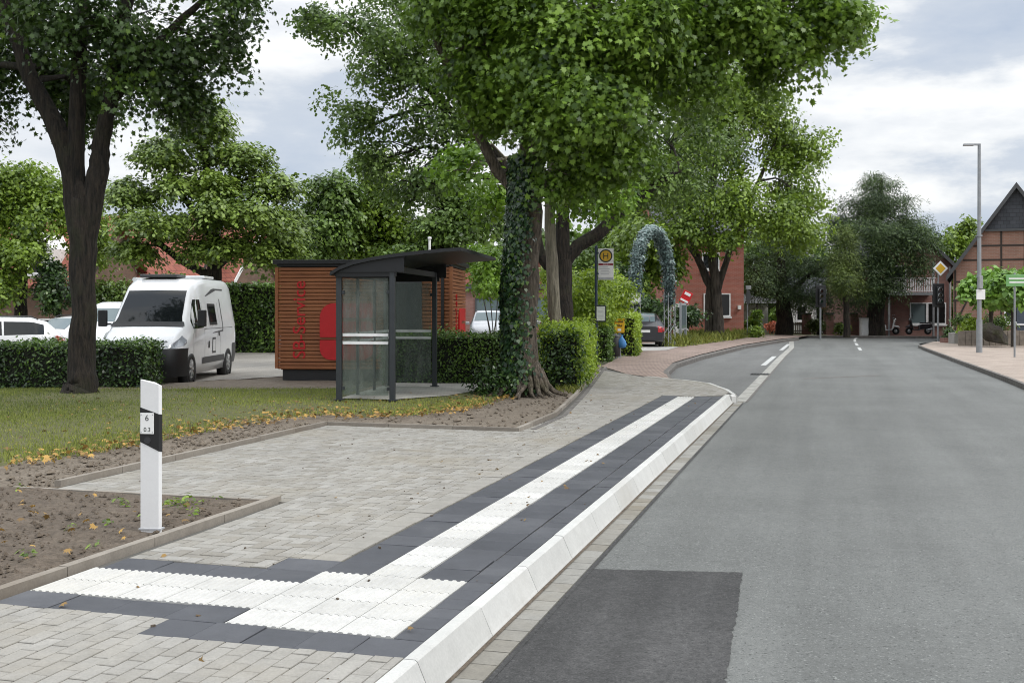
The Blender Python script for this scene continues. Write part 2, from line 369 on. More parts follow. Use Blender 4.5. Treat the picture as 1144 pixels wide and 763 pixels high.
mp = N(nt, 'ShaderNodeMapping'); mp.inputs['Scale'].default_value = (2.6, 2.6, 7.5); mp.inputs['Location'].default_value = (.9, 3.3, .35); L(nt, co, mp.inputs[0])
n1 = noise(nt, mp.outputs[0], 1.35, 9, .56)
mp2 = N(nt, 'ShaderNodeMapping'); mp2.inputs['Scale'].default_value = (3.4, 3.4, 16); mp2.inputs['Location'].default_value = (5.2, 1.1, 2.); L(nt, co, mp2.inputs[0])
n2 = noise(nt, mp2.outputs[0], 1.1, 7, .5)
body = ramp(nt, n1, [(.32, (5.2, 6.0, 7.3)), (.43, (6.5, 7.1, 8.0)), (.49, (9.4, 9.6, 9.8)), (.55, (11.2, 11.2, 11.1)), (.7, (7.6, 8.0, 8.7))])
cl_ = mix(nt, ramp(nt, n2, [(.42, (0, 0, 0)), (.66, (.55, .55, .55))]), body, (6.2, 6.8, 7.7))
zen = N(nt, 'ShaderNodeMapRange'); zen.inputs['From Min'].default_value = .25; zen.inputs['From Max'].default_value = .9; zen.inputs['To Min'].default_value = 1.05; zen.inputs['To Max'].default_value = 2.7
L(nt, sp.outputs[2], zen.inputs['Value'])
vm = N(nt, 'ShaderNodeVectorMath', operation='SCALE'); L(nt, cl_, vm.inputs[0]); L(nt, zen.outputs[0], vm.inputs['Scale'])
L(nt, mix(nt, .9, sky.outputs[0], vm.outputs[0]), bg.inputs['Color']); bg.inputs['Strength'].default_value = .1
sl = bpy.data.lights.new('sun', 'SUN'); sl.energy = 1.6; sl.angle = R(14); sl.color = (1, .96, .9)
so = bpy.data.objects.new('sun', sl); COL.objects.link(so)
sd = Vector((math.sin(R(SUN_AZ)) * math.cos(R(SUN_EL)), math.cos(R(SUN_AZ)) * math.cos(R(SUN_EL)), math.sin(R(SUN_EL))))
so.rotation_euler = sd.to_track_quat('Z', 'Y').to_euler()
vs_ = scene.view_settings; vs_.view_transform = 'Standard'; vs_.look = 'None'; vs_.gamma = 1; vs_.use_curve_mapping = False; vs_.exposure = 0.
scene.render.engine = 'CYCLES'; cy = scene.cycles; cy.max_bounces = 7; cy.diffuse_bounces = 3; cy.glossy_bounces = 3; cy.transmission_bounces = 5; cy.transparent_max_bounces = 12
cy.use_denoising = True; cy.pixel_filter_type = 'BLACKMAN_HARRIS'; cy.filter_width = 1.05; cy.caustics_reflective = False; cy.caustics_refractive = False; cy.use_adaptive_sampling = True; cy.adaptive_threshold = .015
# ------------------------------------------------------------------ ground
RD = -.17        # carriageway level below the platform
def asphalt(name, lo, hi, amp=.2):
    m, nt, p = mat(name); co = objco(nt)
    mp = N(nt, 'ShaderNodeMapping'); mp.inputs['Rotation'].default_value = (0, 0, TH); L(nt, co, mp.inputs[0])
    st = N(nt, 'ShaderNodeMapping'); st.inputs['Scale'].default_value = (1.1, .06, 1); L(nt, mp.outputs[0], st.inputs[0])
    g = noise(nt, co, 95, 2, .8); f = noise(nt, co, 26, 4, .7); b = noise(nt, co, .45, 5, .6); s = noise(nt, st.outputs[0], 1.6, 4, .6)
    col = ramp(nt, g, [(.2, lo), (.62, hi), (.8, tuple(min(1, x * 1.7) for x in hi))])
    for q, a, c in ((f, 1 - amp, 1 + amp), (b, 1 - amp, 1 + amp), (s, 1 - amp * 1.1, 1 + amp * 1.1), (noise(nt, co, 4.5, 5, .7), 1 - amp * .4, 1 + amp * .4)):
        col = mix(nt, 1., col, ramp(nt, q, [(.3, (a, a, a)), (.7, (c, c, c))]), 'MULTIPLY')
    sp_ = noise(nt, co, 62, 2, .5); col = mix(nt, ramp(nt, sp_, [(.62, (0, 0, 0)), (.7, (.75, .75, .75))]), col, tuple(min(1, x * 1.75) for x in hi))
    dk = noise(nt, co, 48, 2, .5); col = mix(nt, ramp(nt, dk, [(.3, (.8, .8, .8)), (.4, (0, 0, 0))]), col, tuple(x * .45 for x in lo))
    L(nt, col, p.inputs['Base Color']); p.inputs['Roughness'].default_value = .82; bump(nt, p, g, .5, .006); return m
M['road'] = asphalt('worn asphalt', (.078, .081, .077), (.134, .138, .131), .14); M['road_new'] = asphalt('fresh asphalt', (.012, .012, .012), (.05, .049, .048), .42)
M['lot'] = asphalt('parking asphalt', (.2, .185, .165), (.29, .27, .24), .12)
M['bay'] = asphalt('lay by asphalt', (.075, .078, .076), (.14, .141, .136), .14)
def earth(name, a, b, c):
    m, nt, p = mat(name); co = objco(nt); n = noise(nt, co, 3.2, 8, .7); f = noise(nt, co, 30, 4, .7)
    col = mix(nt, .5, ramp(nt, n, [(.32, a), (.5, b), (.7, c)]), ramp(nt, f, [(.35, a), (.65, c)]))
    L(nt, col, p.inputs['Base Color']); p.inputs['Roughness'].default_value = .95; bump(nt, p, f, .8, .03); return m
M['soil'] = earth('dark soil', (.05, .038, .026), (.105, .08, .058), (.175, .14, .105))
M['soil_dry'] = earth('dry soil', (.085, .066, .047), (.16, .13, .097), (.25, .21, .165))
M['lawn'] = earth('mown turf', (.05, .062, .016), (.085, .095, .026), (.15, .135, .06))
M['terrain'] = earth('rough ground', (.05, .055, .02), (.08, .08, .035), (.11, .1, .05))
M['pavers'] = toned('grey concrete pavers', [(0, (.235, .218, .186)), (.35, (.264, .25, .221)), (.7, (.285, .272, .244)), (1, (.315, .303, .276))], .85, blot=.6, blotcol=(.215, .19, .145))
M['slab_dark'] = toned('anthracite slabs', [(0, (.05, .053, .062)), (1, (.074, .077, .087))], .6, fscale=120, blot=.25, blotcol=(.14, .14, .14))
M['tactile'] = toned('white ribbed tiles', [(0, (.46, .455, .43)), (1, (.54, .535, .51))], .75, grain=.11, bmp=.05, blot=.45, blotcol=(.5, .48, .42))
M['kerb_white'] = toned('white concrete kerb', [(0, (.47, .468, .445)), (1, (.54, .538, .515))], .75, grain=.09, blot=.5, blotcol=(.33, .31, .27), bmp=.08)
M['gutter'] = toned('gutter setts', [(0, (.19, .175, .145)), (.5, (.235, .228, .205)), (1, (.275, .268, .245))], .85, blot=.45, blotcol=(.16, .13, .08))
M['edging'] = toned('concrete edging', [(0, (.2, .175, .145)), (1, (.29, .26, .22))], .9, blot=.5, blotcol=(.14, .11, .08))
M['joint'] = paint('dark joints', (.09, .085, .075), .95)
M['brickpave'] = brick('red brown clinker paving', (.25, .18, .15), (.33, .25, .21), (.075, .06, .05), bw=.22, rh=.11, msz=.017, floor=True, rot=TH + R(90), stain=.3)
M['brickpave_pale'] = brick('pale clinker paving', (.31, .25, .205), (.37, .305, .255), (.17, .14, .12), bw=.22, rh=.11, msz=.008, floor=True, rot=TH, stain=.3)
M['kerb_old'] = paint('old dark kerb', (.13, .12, .11), .9, 0, .3, 6, .3)
M['line_white'] = paint('road paint', (.46, .465, .455), .7, 0, .25, 14)
gr = bpy.data.meshes.new('ground'); S = 1500
sheet('ground', [(-S, -60, -.34), (S, -60, -.34), (S, S, -.34), (-S, S, -.34)], M['terrain'])
# carriageway: straight, then bending to the right in front of the far houses
road = [W(-6, -1.63, RD), W(22, -1.63, RD), W(40, -1.72, RD), G(884, 380, RD), G(850, 375.3, RD), G(930, 374.9, RD), G(1010, 374.9, RD), G(1060, 375.4, RD), G(1400, 377, RD), G(1400, 380, RD), G(1100, 379.5, RD), G(1050, 380.2, RD), G(1027, 384, RD), W(52.5, 3.96, RD), W(31, 4.22, RD), W(-6, 4.22, RD)]
sheet('road', road, M['road'])
# patch of fresh asphalt, butted into its own sheet 4 mm up
rj = random.Random(5); pe = [(1.5, -1.63), (7.72, -1.625), (7.9, -.58), (5.5, -.49), (1.5, -.5)]; pj = []
for (a, b), (c, d) in zip(pe, pe[1:] + pe[:1]):
    k_ = max(1, int(math.hypot(c - a, d - b) / .035))
    pj += [W(a + (c - a) * i / k_ + (rj.gauss(0, .006) if i else 0), b + (d - b) * i / k_ + (rj.gauss(0, .006) if i else 0), RD + .004) for i in range(k_)]
sheet('road_patch', pj, M['road_new'])
sheet('crack_line', [G(898, 423.3, RD + .004), G(985, 419.6, RD + .004), G(985, 418.9, RD + .004), G(898, 422.4, RD + .004)], M['kerb_old'])
bay = [G(822, 449.5, RD), G(818, 440.5, RD), G(810, 436, RD), G(783, 427.5, RD), G(748, 424.5, RD), G(742, 414, RD), G(752, 405.5, RD), G(782, 396.5, RD), G(830, 385.5, RD), G(872, 379.2, RD), G(884, 380, RD), W(40, -1.72, RD)]
sheet('lay_by', [p + Vector((0, 0, .002)) for p in bay], M['bay'])
sheet('lay_by', [W(20.5, -2.4, RD - .004), W(20.5, -1.5, RD - .004), W(30, -1.5, RD - .004), W(33, -5.2, RD - .004), W(26, -5., RD - .004)], M['bay'])
def strip(name, pts, wd, m, z): 
    q = [Vector(p) for p in pts]; a = []; b = []
    for i, p in enumerate(q):
        d = (q[min(i + 1, len(q) - 1)] - q[max(i - 1, 0)]); n_ = Vector((-d.y, d.x, 0)).normalized() * wd / 2; a.append(p + n_); b.append(p - n_)
    return sheet(name, [(v.x, v.y, z) for v in a + b[::-1]], m)
strip('gutter_strip', [W(22.3, -1.7), W(30, -1.72), W(44, -1.76), W(54, -1.72), G(884, 379.8, RD)], .24, paint('worn concrete channel', (.3, .295, .27), .9, 0, .35, 5, .3), RD + .006)
strip('channel_joint', [W(22.3, -1.565), W(30, -1.585), W(44, -1.625), W(54, -1.585)], .05, M['kerb_old'], RD + .009)
strip('road_seam', [W(2, -1.612), W(22, -1.612)], .03, M['road_new'], RD + .0065)
strip('road_seam', [W(2, -1.786), W(12, -1.786), W(22, -1.786)], .024, M['soil'], RD + .0165)
for a, b in ((36.9, 44.), (50.6, 59.5)):
    strip('lane_marking', [W(a, -2.06), W(b, -2.04)], .17, M['line_white'], RD + .01)
for a, b in (((961.5, 391.5), (959.3, 388.3)), ((957.8, 386.2), (956, 383.4)), ((955.2, 382), (954.8, 379.6))):
    strip('lane_marking', [G(*a, RD), G(*b, RD)], .14, M['line_white'], RD + .008)
strip('lane_marking', [G(954.8, 379.3, RD), G(956.5, 377.9, RD), G(962, 376.9, RD), G(972, 376.3, RD), G(1000, 375.9, RD)], .13, M['line_white'], RD + .008)
# kerb-stones: Kerb(points, level of top, ...) chamfered stones one metre long with open joints
def kerb(name, pts, wd, top, bot, m, seed=1, stone=1., cham=.03, side=1):
    rng = random.Random(seed); B = MB(); tones = []; q = [Vector((p[0], p[1], 0)) for p in pts]; segs = []
    for a, b in zip(q[:-1], q[1:]):
        n_ = max(1, round((b - a).length / stone))
        for k in range(n_): segs.append((a.lerp(b, k / n_), a.lerp(b, (k + 1) / n_)))
    for a, b in segs:
        d = (b - a).normalized(); nn = Vector((d.y, -d.x, 0)) * side; a2, b2 = a + d * .003, b - d * .003; h = rng.uniform(-.003, .003)
        prof = [(0, bot), (0, top + h), (wd - cham, top + h), (wd, top - cham + h), (wd, bot)]
        B.prism([a2 + nn * x + Vector((0, 0, z)) for x, z in prof], b2 - a2); tones += [rng.random()] * 7
    o = B.build(name, m, tones=tones); o['kind'] = 'structure'; return o
# bus-boarding kerb: narrow top, long battered face
B = MB(); tn = []; rr = random.Random(3); u = 2.96
while u < 21.9:
    u2 = u + .994; h = rr.uniform(-.002, .002); sw = .0
    e = 0
    prof = [(-1.94, -.3), (-1.94, .004 + h), (-1.885, .004 + h), (-1.872, -.004 + h), (-1.812, -.14), (-1.80, -.16), (-1.80, -.3)]
    n_ = len(prof); A = [W(u, v, z) for v, z in prof]; C = [W(u2 - e, v - e * .4, z) for v, z in prof]
    B.add(A + C, [tuple(range(n_))[::-1], tuple(range(n_, 2 * n_))] + [(i, (i + 1) % n_, n_ + (i + 1) % n_, n_ + i) for i in range(n_)])
    tn += [rr.random()] * (n_ + 2); u += 1.0
B.build('kerb', M['kerb_white'], tones=tn)['kind'] = 'structure'
# two gutter rows of setts
B = MB(); tn = []; u = 2.
while u < 22.3:
    ln = rr.uniform(.19, .24)
    B.box(W(u + ln / 2, -1.715, RD - .03), (.165, ln - .008, .08 + rr.uniform(0, .004)), -TH); tn += [rr.random()] * 6; u += ln
B.build('gutter', M['gutter'], tones=tn)['kind'] = 'structure'
# platform: joint bed plus individually laid pavers clipped to its outline
ZB = -.012
far_edge = [(818, 440.5), (810, 435), (790, 427.8), (760, 424), (722, 420.5), (700, 417.5)]
lawn_edge = [(365, 475), (580, 482), (622, 464), (646, 441), (672, 410)]
def uv(px, py, z=0):
    g = G(px, py, z); return (g.x * ST + g.y * CT, g.x * CT - g.y * ST)
EDGE_UV = [uv(*p) for p in lawn_edge]; FAR_UV = [uv(*p) for p in far_edge]
outline = [(2, -1.94), (21.9, -1.94)] + FAR_UV + EDGE_UV[::-1] + [(9.0, -6.95), (8.73, -6.95), (8.73, -4.55), (2, -4.62)]
base = sheet('platform', [W(a, b, ZB) for a, b in outline], M['joint'])
kerb('kerb', [W(21.955, -1.9)] + [W(a, b) for a, b in FAR_UV[:5]], .1, .0, -.4, M['kerb_white'], 21, .5, .03, side=1)
def clip(poly, cv):
    """Sutherland-Hodgman against a convex counter-clockwise polygon"""
    for i in range(len(cv)):
        a, b = cv[i], cv[(i + 1) % len(cv)]; out = []
        f = lambda p: (b[0] - a[0]) * (p[1] - a[1]) - (b[1] - a[1]) * (p[0] - a[0])
        for j in range(len(poly)):
            p, q = poly[j], poly[(j + 1) % len(poly)]; fp, fq = f(p), f(q)
            if fp >= 0: out.append(p)
            if (fp > 0 > fq) or (fp < 0 < fq):
                t = fp / (fp - fq); out.append((p[0] + (q[0] - p[0]) * t, p[1] + (q[1] - p[1]) * t))
        poly = out
        if len(poly) < 3: return []
    return poly
def ccw(p): return p if sum(p[i - 1][0] * p[i][1] - p[i][0] * p[i - 1][1] for i in range(len(p))) > 0 else p[::-1]
class Pave:
    def __init__(s): s.B = MB(); s.t = []; s.r = random.Random(11)
    def tile(s, u0, u1, v0, v1, regs, gap=.0035, th=.0, tone=None):
        t = s.r.random() if tone is None else tone; h = s.r.uniform(-.0018, .0018); a, b = s.r.uniform(-.0012, .0012), s.r.uniform(-.0012, .0012)
        poly = [(u0 + gap, v0 + gap), (u1 - gap, v0 + gap), (u1 - gap, v1 - gap), (u0 + gap, v1 - gap)]
        for cv in regs or [None]:
            q = poly if cv is None else clip(poly, cv)
            if len(q) < 3: continue
            n = len(q); top = [W(x, y, th + h + a * (x - u0) / .1 + b * (y - v0) / .1) for x, y in q]; bot = [W(x, y, ZB - .003) for x, y in q]
            # tiny chamfer: inner top ring
            cx = sum(x for x, _ in q) / n; cyy = sum(y for _, y in q) / n
            inn = [W(x + (cx - x) * .035, y + (cyy - y) * .035, th + h + a * (x - u0) / .1 + b * (y - v0) / .1) for x, y in q]
            top = [Vector((p.x, p.y, p.z - .0035)) for p in top]
            s.B.add(inn + top + bot, [tuple(range(n))] + [(i, n + i, n + (i + 1) % n, (i + 1) % n) for i in range(n)] + [(n + i, 2 * n + i, 2 * n + (i + 1) % n, n + (i + 1) % n) for i in range(n)])
            s.t += [t] * (2 * n + 1)
    def build(s, name, m): o = s.B.build(name, m, tones=s.t); o['kind'] = 'structure'; return o
A_ = Pave()
# herringbone main field
r1 = ccw([(6.17, -4.5), (6.17, -3.475), (8.73, -3.475), (8.73, -4.5)]); r2 = ccw([(6.78, -3.475), (6.78, -3.31), (8.73, -3.31), (8.73, -3.475)])
r3 = ccw([(8.73, -6.88), (14.64, -6.88), (14.64, -3.31), (8.73, -3.31)])
e = EDGE_UV; r4 = ccw([(14.64, e[1][1] + .0), (14.64, -3.31), (17.3, -3.31), (17.3, e[2][1])]) 
farl = FAR_UV[-1]
zone = [ccw([(6.48, -4.5), (6.48, -3.48), (8.73, -3.48), (8.73, -4.5)]), r2, r3,
        ccw([(14.64, e[1][1]), (14.64, -3.31), (e[2][0], -3.31), (e[2][0], e[2][1] + .1)]),
        ccw([(e[2][0], e[2][1] + .1), (e[2][0], -3.31), (21.4, -3.31), (e[3][0], e[3][1] + .1)]),
        ccw([(e[3][0], e[3][1] + .1), (21.4, -3.31), FAR_UV[2], FAR_UV[3], FAR_UV[4]]), ccw([(21.4, -3.31), (21.4, -1.95), (21.93, -1.95), FAR_UV[0], FAR_UV[1], FAR_UV[2]]),
        ccw([(e[3][0], e[3][1] + .1), FAR_UV[4], FAR_UV[5], (e[4][0] - .6, e[4][1] + .1)])]
g = .1
boxes = [(min(p[0] for p in z), max(p[0] for p in z), min(p[1] for p in z), max(p[1] for p in z)) for z in zone]
for i in range(-30, 330):
    for j in range(-80, 60):
        # period-4 herringbone lattice of 1 x 2 blocks
        k = (i - j) % 4
        u0, v0 = i * g, -3.3 + j * g
        if k == 0: q = (u0, u0 + 2 * g, v0, v0 + g)
        elif k == 2: q = (u0, u0 + g, v0 - g, v0 + g)
        else: q = None
        if not q: continue
        rg = [z for z, b in zip(zone, boxes) if q[1] > b[0] and q[0] < b[1] and q[3] > b[2] and q[2] < b[3]]
        if rg: A_.tile(*q, rg)
# soldier rows, running bond near the camera
u = 6.78
while u < 21.4: A_.tile(u, u + .2, -3.31, -3.1, None, tone=.4 + .3 * random.random()); u += .2
near = [ccw([(1.5, -4.6), (4.98, -4.6), (4.98, -1.95), (1.5, -1.95)]), ccw([(4.98, -4.6), (5.28, -4.6), (5.28, -3.41), (4.98, -3.41)])]
for j in range(27):
    v0 = -4.6 + j * .1; u = 2.2 + (.1 if j % 2 else 0)
    while u < 5.3: A_.tile(u, u + .2, v0, v0 + .1, near, tone=.5 + .5 * random.random()); u += .2
u = 8.73
A_.build('platform_paving', M['pavers'])
D_ = Pave()
def row(u0, u1, du, v0, v1, dv):
    u = u0
    while u < u1 - .02:
        v = v0
        while v < v1 - .02: D_.tile(u, min(u + du, u1), v, min(v + dv, v1), None, gap=.002); v += dv
        u += du
row(6.17, 6.47, .3, -4.5, -3.08, .355); row(5.27, 5.57, .3, -4.55, -3.09, .365); row(4.98, 5.27, .29, -3.41, -1.95, .292)
row(6.47, 6.77, .3, -3.475, -3.08, .395); row(6.47, 21.4, .3, -3.08, -2.77, .31); row(6.47, 21.4, .3, -2.44, -2.13, .31); row(5.27, 21.4, .2, -2.12, -1.95, .17)
D_.build('dark_paving', M['slab_dark'])
T_ = MB(); tt = []
def tact(u0, u1, v0, v1):
    g = .003; u0 += g; u1 -= g; v0 += g; v1 -= g; n = 6; dv = (v1 - v0) / n; prof = [(v0, -.01), (v0, .002)]
    for k in range(n):
        b = v0 + k * dv; prof += [(b + dv * .16, .0), (b + dv * .3, .007), (b + dv * .66, .007), (b + dv * .8, .0)]
    prof += [(v1, .002), (v1, -.01)]; m = len(prof)
    vs = [W(u0, v, z) for v, z in prof] + [W(u1, v, z) for v, z in prof]
    fs = [(i, i + 1, m + i + 1, m + i) for i in range(m - 1)]
    T_.add(vs, fs + [tuple(range(m))[::-1], tuple(range(m, 2 * m))]); tt.extend([random.random()] * (len(fs) + 2))
for i in range(4):
    for j in range(3): tact(5.27 + .3 * i, 5.57 + .3 * i, -3.08 + .3205 * j, -3.08 + .3205 * (j + 1))
for i in range(2):
    for j in range(5): tact(5.57 + .3 * i, 5.87 + .3 * i, -4.54 + .292 * j, -4.54 + .292 * (j + 1))
u = 6.47
while u < 21.1: tact(u, u + .3, -2.765, -2.445); u += .3
T_.build('tactile_paving', M['tactile'], tones=tt)['kind'] = 'structure'
# concrete edgings
EW = [W(a, b) for a, b in EDGE_UV]
kerb('edging', [W(8.95, -6.95), *EW[:1], *EW[1:]], .07, .05, -.2, M['edging'], 5, .9, .012, side=-1)
kerb('edging', [W(3.2, -4.63), W(8.78, -4.57)], .08, .045, -.2, M['edging'], 6, .95, .012, side=-1)
kerb('edging', [W(8.72, -7.3), W(8.72, -4.6)], .05, .012, -.2, M['edging'], 8, .9, .008, side=-1)
# second (brick-red) row inside the edging near the sidewalk
kerb('edging', [W(e[1][0] + .3, e[1][1] + .16), W(e[2][0], e[2][1] + .16), W(e[3][0], e[3][1] + .16), W(e[4][0], e[4][1] + .16)], .09, .006, -.1, M['kerb_old'], 9, .25, .01, side=-1)
# red clinker sidewalk beyond the platform
sw = [G(*p, -.012) for p in [(700, 417.6), (722, 420.7), (748, 424)]] + [G(742, 414, -.03), G(752, 405, -.03), G(782, 396, -.03), G(830, 385, -.03), G(872, 378.6, -.03), G(893, 376.6, -.03), G(905, 374.7, -.03), G(700, 372.5, -.03), G(690, 383, -.03), G(716, 393, -.03), G(690, 400, -.03), G(672, 409, -.03)]
sheet('sidewalk', sw, M['brickpave'])
sheet('driveway', [G(715, 392, -.02), G(690, 385.5, -.02), G(735, 383, -.02), G(758, 387.5, -.02), G(745, 391, -.02)], M['concrete'])
kerb('kerb', [G(747, 425, 0), G(741, 414, 0), G(751, 405.2, 0), G(782, 396.2, 0), G(830, 385.3, 0), G(873, 378.8, 0), G(890, 377, 0)], .14, -.02, -.4, M['kerb_old'], 12, 1., .03, side=1)
kerb('kerb', [G(800, 375.2, 0), G(905, 374.4, 0), G(1060, 374.9, 0), G(1400, 376.5, 0)], .15, -.03, -.4, M['kerb_old'], 14, 1., .03, side=1)
# right-hand sidewalk
RS = [W(-6, 4.25), W(27, 4.25), W(31, 4.25), W(40, 4.12), W(52.3, 4.0), G(1026, 384.6, 0), G(1040, 380.6, 0), G(1055, 379.6, 0), G(1400, 378.5, 0)]
rsp = [Vector((p.x, p.y, -.06)) for p in RS] + [Vector((120, 60, -.06)), W(-6, 40, -.06)]
sheet('sidewalk', rsp, M['brickpave_pale'])
kerb('kerb', RS[:6], .13, -.055, -.4, M['kerb_old'], 15, 1., .03, side=1)
kerb('kerb', RS[5:8], .13, -.055, -.4, M['kerb_old'], 16, .6, .03, side=1)
for a, b in (): strip('channel', [W(a, 4.14), W(b, 4.08 if a < 30 else 3.98)], .09, M['concrete'], RD + .005)
# parking area, lawn, soil
sheet('parking_lot', [(-60, 25.6, -.13), (-2.2, 25.6, -.13), (1.2, 27, -.13), (2.6, 44, -.13), (4., 62, -.13), (-60, 62, -.13)], M['lot'])
def bumpy(name, poly, m, step, amp, z0, zf=None, seed=1, freq=2.):
    """sheet of ground with real clods and unevenness"""
    from mathutils import noise as mn
    xs = [p[0] for p in poly]; ys = [p[1] for p in poly]; bm = bmesh.new(); f = bm.faces.new([bm.verts.new((p[0], p[1], 0)) for p in poly])
    bmesh.ops.triangulate(bm, faces=[f])
    x = min(xs) + step
    for ax, lo, hi in ((0, min(xs), max(xs)), (1, min(ys), max(ys))):
        t = lo + step
        while t < hi:
            bmesh.ops.bisect_plane(bm, geom=bm.verts[:] + bm.edges[:] + bm.faces[:], plane_co=(t, 0, 0) if ax == 0 else (0, t, 0), plane_no=(1, 0, 0) if ax == 0 else (0, 1, 0)); t += step
    bmesh.ops.triangulate(bm, faces=bm.faces[:])
    for v in bm.verts:
        q = Vector((v.co.x * freq, v.co.y * freq, seed)); h = mn.fractal(q, 1., 2., 5) * amp + max(0, mn.noise(q * 4.3)) * amp * .8
        v.co.z = (z0 if zf is None else zf(v.co.x, v.co.y)) + h
    me = bpy.data.meshes.new(name); bm.to_mesh(me); bm.free(); me.materials.append(m); me.polygons.foreach_set('use_smooth', [True] * len(me.polygons))
    o = bpy.data.objects.new(name, me); COL.objects.link(o); o['kind'] = 'structure'; return o
tri = [W(2.5, -4.68), W(8.66, -4.62), W(8.66, -9), W(7, -12.5), W(2.5, -9)]
bumpy('soil', [(p.x, p.y) for p in tri], M['soil'], .1, .028, .012, seed=2, freq=3.)
lawn_px = [(-260, 520), (0, 528), (60, 517), (150, 500), (230, 484), (300, 473), (352, 466), (420, 467), (480, 464), (530, 458), (560, 449), (600, 438), (604, 431), (572, 431), (486, 433), (400, 446.5), (376, 448)]
lawn_front = [G(*p) for p in lawn_px]
LAWN = [(p.x, p.y) for p in lawn_front] + [(-3.3, 22.5), (-3.2, 25.55), (-40, 25.55)]
def lawn_d(x, y):
    m_ = 9.
    for i in range(1, 12):
        a, b = lawn_front[i], lawn_front[i + 1]; dx, dy = b.x - a.x, b.y - a.y; t = max(0, min(1, ((x - a.x) * dx + (y - a.y) * dy) / (dx * dx + dy * dy)))
        m_ = min(m_, math.hypot(x - a.x - t * dx, y - a.y - t * dy))
    return m_
bumpy('lawn', LAWN, M['lawn'], .45, .016, .0, zf=lambda x, y: .03 - .085 * max(0, 1 - lawn_d(x, y) / .9) - .13 * max(0, min(1, (y - 22) / 3.5)), seed=5, freq=.6)
dry = [W(8.76, -7.05), *[W(a, b - .02) for a, b in EDGE_UV], W(31, -7.2), W(24, -7.2), W(21, -9)] 
pts = [W(8.76, -6.98)] + [W(a, b - .03) for a, b in EDGE_UV] + [W(33, -9.3), W(22, -10), W(19, -16), W(12.5, -16), W(8.7, -16), W(8.7, -7.)]
bumpy('soil', [(p.x, p.y) for p in pts], M['soil_dry'], .3, .018, -.02, seed=9, freq=2.)
SHP = [G(379, 448, 0), G(438, 449.5, 0), G(500, 445, 0), G(545, 437, 0), G(560, 431, 0), G(478, 430.5, 0), G(440, 430, 0)]
sheet('shelter_paving', [Vector((p.x, p.y, .052)) for p in SHP], M['greypave'])
# ---- loose stuff on the ground: grass, weeds, litter
rng = np.random.default_rng(4)
xs = rng.uniform(-18, 1, 420000); ys = rng.uniform(9, 25.5, 420000); keep = inside_np(xs, ys, LAWN)
edge_n = np.sin(xs * 2.1) * np.sin(ys * 1.7 + xs) * .5 + rng.uniform(-.6, .6, xs.shape)
LP = np.array([(p.x, p.y) for p in lawn_front[1:13]])
dmin = np.full(xs.shape, 9.)
for i in range(len(LP) - 1):
    a, b = LP[i], LP[i + 1]; ab = b - a; t = np.clip(((xs - a[0]) * ab[0] + (ys - a[1]) * ab[1]) / (ab @ ab), 0, 1)
    dmin = np.minimum(dmin, np.hypot(xs - a[0] - t * ab[0], ys - a[1] - t * ab[1]))
shel = np.array([(p.x, p.y) for p in SHP]); keep &= ~inside_np(xs, ys, shel.tolist())
keep &= (dmin > .35 + edge_n * .8) & (rng.uniform(0, 1, xs.shape) < np.clip(.25 + .5 * (np.sin(xs * .9 + 2) * np.sin(ys * .8) + .6), .2, 1))
# the bare verge is ragged: a few tufts wander out
X = xs[keep]; Y = ys[keep]; n = len(X); zl = .02 - .13 * np.clip((Y - 22) / 3.5, 0, 1)
pos = np.stack([X, Y, zl - .01], 1); nor = np.stack([rng.normal(size=n), rng.normal(size=n) - .6, rng.uniform(0, .5, n)], 1)
tone = .35 + .25 * np.sin(X * .7 + 1) * np.sin(Y * .55) + rng.normal(0, .2, n) + .25 * (dmin[keep] < 2)
g_ = leaf_mesh('grass', pos, nor, rng.uniform(.035, .075, n), [(-.13, 0), (.13, 0), (.05, .6), (0, 1), (-.05, .6)], M['leaf_grass'], rng, None, tone, .2, along=np.array((0, 0, 1.)))
tag(g_, kind='stuff')
def litter(name, m, cx, cy, n_, size, zz, tone=None, shape=MAPLE, seed=1):
    r_ = np.random.default_rng(seed); p_ = np.stack([cx, cy, zz + r_.uniform(.004, .02, len(cx))], 1)
    o = leaf_mesh(name, p_, np.array((0, 0, 1.)) + r_.normal(size=p_.shape) * .35, size * r_.uniform(.6, 1.2, len(cx)), shape, m, r_, None, tone, .5); return tag(o, kind='stuff')
# leaves gather along the edge of the lawn
NL = 1400; seg = rng.integers(0, len(LP) - 1, NL); t = rng.uniform(0, 1, (NL, 1)); q = LP[seg] * (1 - t) + LP[seg + 1] * t
off = rng.gamma(1.6, .75, NL) - .3; q = q + np.stack([rng.normal(0, .3, NL), off], 1)
q = np.concatenate([q, np.stack([rng.uniform(-14, 0, 700), rng.uniform(11, 21, 700)], 1)]); q = q[inside_np(q[:, 0], q[:, 1] + .3, LAWN)]
litter('fallen_leaves', M['leaf_fallen'], q[:, 0], q[:, 1], 0, .075, np.full(len(q), .03), seed=3)
uu = rng.uniform(3, 8.6, 170); vv = rng.uniform(-8.4, -4.7, 170); wp = np.array([W(a, b) for a, b in zip(uu, vv)])
litter('fallen_leaves', M['leaf_fallen'], wp[:, 0], wp[:, 1], 0, .06, np.full(170, .05), seed=5)
uu = rng.uniform(4.5, 21, 45); vv = rng.uniform(-4.4, -1.66, 45); ww = np.array([W(a, b) for a, b in zip(uu, vv)]); zz = np.where(vv > -1.8, RD + .015, .004); ok = (vv < -1.95) | (vv > -1.78)
litter('fallen_leaves', M['leaf_fallen'], ww[ok, 0], ww[ok, 1], 0, .05, zz[ok], seed=6, tone=rng.uniform(0, .5, ok.sum()))
